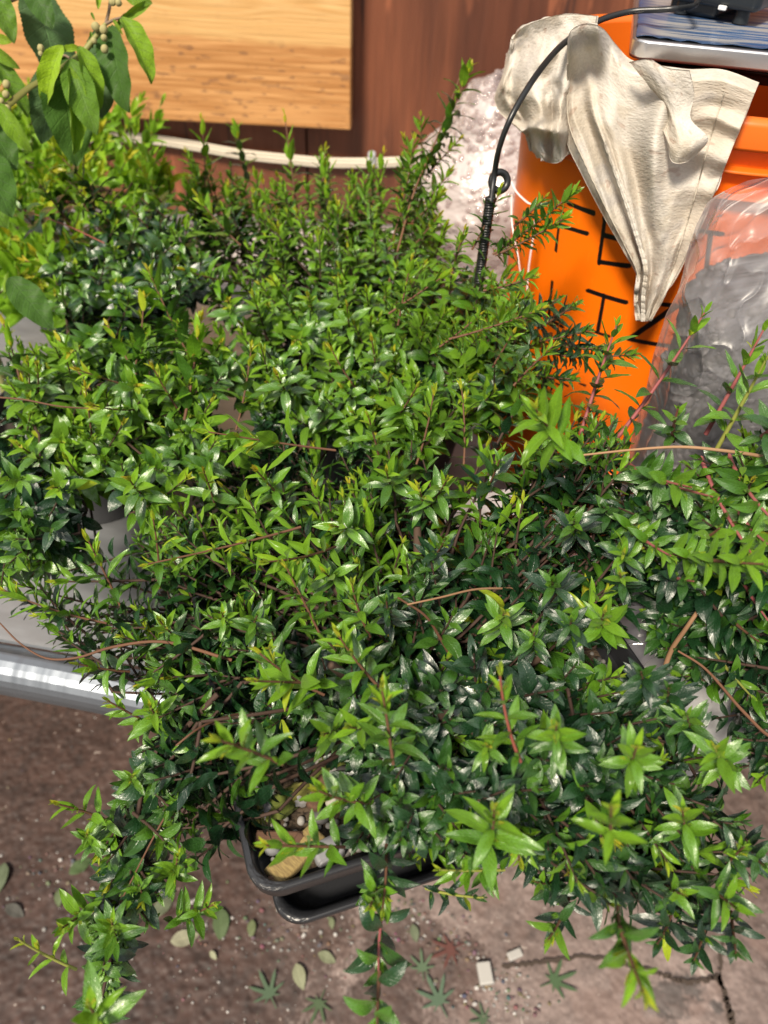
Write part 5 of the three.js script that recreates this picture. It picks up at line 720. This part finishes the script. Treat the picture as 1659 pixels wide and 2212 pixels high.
  for (const [x, y, r] of [[207, 58, 9], [224, 64, 8.5], [203, 88, 6], [226, 106, 8], [225, 82, 7], [243, 3, 8], [256, 6, 7], [88, 104, 7], [14, 182, 8], [13, 204, 7.5], [16, 234, 7], [3, 218, 6], [88, 116, 5]]) { const m = part('bud', budG, budM, b); m.position.copy(L(x, y, -0.006)); m.scale.setScalar(r / FPX * z); m.rotation.set(rr(-0.5, 0.5), rr(0, 3), rr(-0.5, 0.5)); }
}
// ---------------------------------------------------------------- what lies on the ground
{
  const y = FLOOR, put = (o, px, py, ry, s, h = 0.004) => { const p = onY(px, py, y); o.position.set(p.x, y + h, p.z); o.rotation.y = ry; o.scale.setScalar(s); };
  const maple = () => { const sh = new THREE.Shape(), lobes = [[-2.15, 0.42], [-1.45, 0.72], [-0.72, 0.95], [0, 1.05], [0.72, 0.95], [1.45, 0.72], [2.15, 0.42]]; sh.moveTo(-0.03, -0.12); lobes.forEach(([a, r], i) => { const e = (da, rad) => [Math.sin(a + da) * rad, Math.cos(a + da) * rad]; sh.lineTo(...e(-0.16, r * 0.45)); sh.lineTo(...e(-0.10, r * 0.72)); sh.lineTo(...e(0, r)); sh.lineTo(...e(0.10, r * 0.72)); sh.lineTo(...e(0.16, r * 0.45)); if (i < 6) sh.lineTo(...e((lobes[i + 1][0] - a) / 2, 0.24)); }); sh.lineTo(0.03, -0.12); sh.lineTo(0.02, -0.6); sh.lineTo(-0.02, -0.6); sh.closePath(); const g = new THREE.ExtrudeGeometry(sh, { depth: 0.012, bevelEnabled: false }); g.rotateX(-Math.PI / 2); const p = g.attributes.position; for (let i = 0; i < p.count; i++) p.setY(i, p.getY(i) + 0.10 * Math.pow(Math.hypot(p.getX(i), p.getZ(i)), 2) * (0.5 + 0.5 * Math.sin(p.getX(i) * 4))); g.computeVertexNormals(); return g; };
  const mg = maple(), G = [0.045, 0.085, 0.035];
  for (const [px, py, ry, s, c, label] of [[1195, 2122, -1.2, 0.033, G, 'dark green maple leaf on the concrete beside white grit'], [583, 2150, 0.6, 0.031, [0.05, 0.085, 0.045], 'dull green maple leaf on the dirt left of the bottom shoot'], [690, 2168, 2.8, 0.026, [0.05, 0.08, 0.035], 'small green maple leaf near the lower edge by the bottom shoot'], [912, 2095, 0.1, 0.024, [0.07, 0.11, 0.06], 'pale green maple leaf above the white chip, left of it'], [948, 2165, 0.5, 0.034, [0.06, 0.10, 0.06], 'grey green maple leaf at the lower edge below the white chip'], [975, 2052, 2.0, 0.03, [0.09, 0.032, 0.025], 'dark red maple leaf among white grit on the ground'], [1045, 2205, 1.0, 0.022, [0.05, 0.08, 0.04], 'green maple leaf cut by the lower edge near the grit']]) { const m = solo('maple_leaf', mg, std({ color: lin(...c), roughness: 0.7 }), label, 'fallen leaf', 'maple leaves on the ground'); put(m, px, py, ry, s); }
  const lg = leafUnit(0.52, 0.2, 0.35, 0.2, 8);
  for (const [px, py, ry, s, c, label] of [[370, 2038, 1.9, 0.05, [0.36, 0.36, 0.25], 'pale cream fallen leaf on the dirt, lower left'], [332, 1985, 2.6, 0.05, [0.20, 0.24, 0.15], 'faded grey green fallen leaf beside the hanging branches'], [478, 1965, 0.2, 0.055, [0.10, 0.16, 0.06], 'green fallen leaf on the dirt left of the tray'], [640, 2085, 0.4, 0.042, [0.30, 0.32, 0.20], 'pale oval fallen leaf beside the bottom shoot'], [688, 2062, 1.2, 0.034, [0.25, 0.28, 0.17], 'small pale fallen leaf below the tray'], [455, 2058, 0.8, 0.018, [0.4, 0.42, 0.28], 'tiny pale leaf on the dirt below the cream leaf'], [152, 1892, 2.4, 0.045, [0.10, 0.17, 0.06], 'green fallen leaf left of the hanging branches'], [12, 1868, 0.1, 0.055, [0.12, 0.16, 0.09], 'grey green fallen leaf at the left edge'], [15, 1960, 1.2, 0.04, [0.10, 0.10, 0.09], 'dark wet fallen leaf near the left edge'], [545, 1990, 0.1, 0.03, [0.15, 0.19, 0.08], 'narrow green fallen leaf below the tray corner'], [130, 1925, 0.3, 0.03, [0.16, 0.22, 0.10], 'small green fallen leaf on the dirt left of the hanging branches'], [890, 2000, 0.3, 0.03, [0.16, 0.2, 0.12], 'greyish fallen leaf by the grit below the pot'], [715, 1985, 0.2, 0.02, [0.2, 0.24, 0.13], 'small yellowish green leaf just below the tray']]) { const m = solo('fallen_leaf', lg, std({ color: lin(...mul3(c, 1.05)), map: leafTex, roughness: 0.75 }), label, 'fallen leaf', 'fallen leaves on the ground'); put(m, px, py, ry, s * 0.75, 0.006); m.rotation.z = rr(-0.2, 0.2); }
  const chip = new RoundedBoxGeometry(0.018, 0.010, 0.026, 2, 0.002), cm = solo('white_chip', chip, std({ color: lin(0.36, 0.35, 0.33), roughness: 0.6 }), 'white rectangular chip standing among the white grit', 'debris'); put(cm, 1046, 2106, 0.15, 1, 0.006);
  const chip2 = new RoundedBoxGeometry(0.020, 0.006, 0.011, 2, 0.002), c2 = solo('white_chip', chip2, std({ color: lin(0.34, 0.33, 0.31), roughness: 0.6 }), 'small flat white chip on the pale concrete above the maple leaf', 'debris'); put(c2, 1111, 2064, 0.4, 1, 0.004);
  // white grit: perlite spilled on the floor
  const gs = mergeVertices(new THREE.IcosahedronGeometry(1, 1).deleteAttribute('uv').deleteAttribute('normal'), 1e-4); gs.computeVertexNormals();
  const N2 = 1200, inst = new THREE.InstancedMesh(gs, std({ roughness: 0.8 }), N2); inst.name = 'white_grit'; inst.userData = { kind: 'stuff', label: 'white grit spilled over the dirt and concrete', category: 'grit' }; inst.castShadow = inst.receiveShadow = true;
  const spots = [[960, 2010, 60], [1000, 2060, 50], [1090, 2130, 50], [1060, 2160, 60], [890, 1970, 40], [620, 1990, 90], [560, 2000, 70], [430, 1990, 60], [200, 1930, 90], [120, 1890, 60], [880, 1990, 60], [1130, 2170, 40], [700, 2070, 80], [300, 1540, 200], [250, 1950, 260], [100, 2080, 200], [450, 2130, 200], [750, 2120, 160], [60, 1750, 160], [480, 2110, 140], [830, 2010, 120]];
  for (let k = 0; k < N2; k++) { const s = spots[Math.floor(rnd() * spots.length)], a = rr(0, 6.28), r = s[2] * Math.sqrt(rnd()) * (rnd() < 0.2 ? 2.2 : 1), p = onY(s[0] + Math.cos(a) * r, s[1] + Math.sin(a) * r * 0.8, y), w = Math.pow(rnd(), 3), sz = lerp(0.0007, 0.0032, w) * (s[2] > 100 ? 0.7 : 1); inst.setMatrixAt(k, new THREE.Matrix4().compose(V(p.x, y + sz * 0.4, p.z), new THREE.Quaternion().setFromEuler(new THREE.Euler(rr(0, 3), rr(0, 3), 0)), V(sz, sz * 0.8, sz * rr(0.7, 1.3)))); const c = rr(0.15, 0.42); inst.setColorAt(k, rnd() < 0.62 ? lin(0.05 + 0.12 * rnd(), 0.05 + 0.08 * rnd(), 0.05 + 0.05 * rnd()) : lin(c, c * 0.96, c * 0.92)); }
  scene.add(inst);
  // cracks in the concrete: flat ragged dark strips laid just above the floor
  const crack = (pts, w) => { const P = []; for (let i = 0; i < pts.length - 1; i++) for (let k = 0; k < 12; k++) { const t = k / 12; P.push([lerp(pts[i][0], pts[i + 1][0], t) + rr(-3, 3), lerp(pts[i][1], pts[i + 1][1], t) + rr(-3, 3)]); } P.push(pts[pts.length - 1]); const pos = [], idx = []; P.forEach(([x, yy], i) => { const q = P[Math.min(P.length - 1, i + 1)], o = P[Math.max(0, i - 1)], a = onY(x, yy, y), d = onY(q[0], q[1], y).sub(onY(o[0], o[1], y)).normalize(), n = V(d.z, 0, -d.x), ww = w * rr(0.5, 1.4) * Math.min(1, i / 3 + 0.3); for (const s of [-1, 1]) { const e = a.clone().addScaledVector(n, s * ww); pos.push(e.x, y + 0.004, e.z); } }); for (let i = 0; i < P.length - 1; i++) idx.push(i * 2, i * 2 + 1, i * 2 + 2, i * 2 + 1, i * 2 + 3, i * 2 + 2); return geom(pos, idx); };
  const cr = mergeGeometries([crack([[1080, 2090], [1160, 2082], [1250, 2068], [1320, 2075], [1375, 2092], [1400, 2096], [1440, 2112], [1480, 2124], [1530, 2118], [1552, 2108]], 0.0026), crack([[1552, 2108], [1556, 2130], [1566, 2160], [1576, 2190], [1584, 2240]], 0.0034), crack([[1552, 2108], [1560, 2040], [1570, 1960], [1590, 1870]], 0.0022)]);
  const cm2 = part('ground_crack', cr, std({ color: lin(0.05, 0.036, 0.028), roughness: 1 }), scene); cm2.userData = { kind: 'structure' };
}
renderer.render(scene, camera);
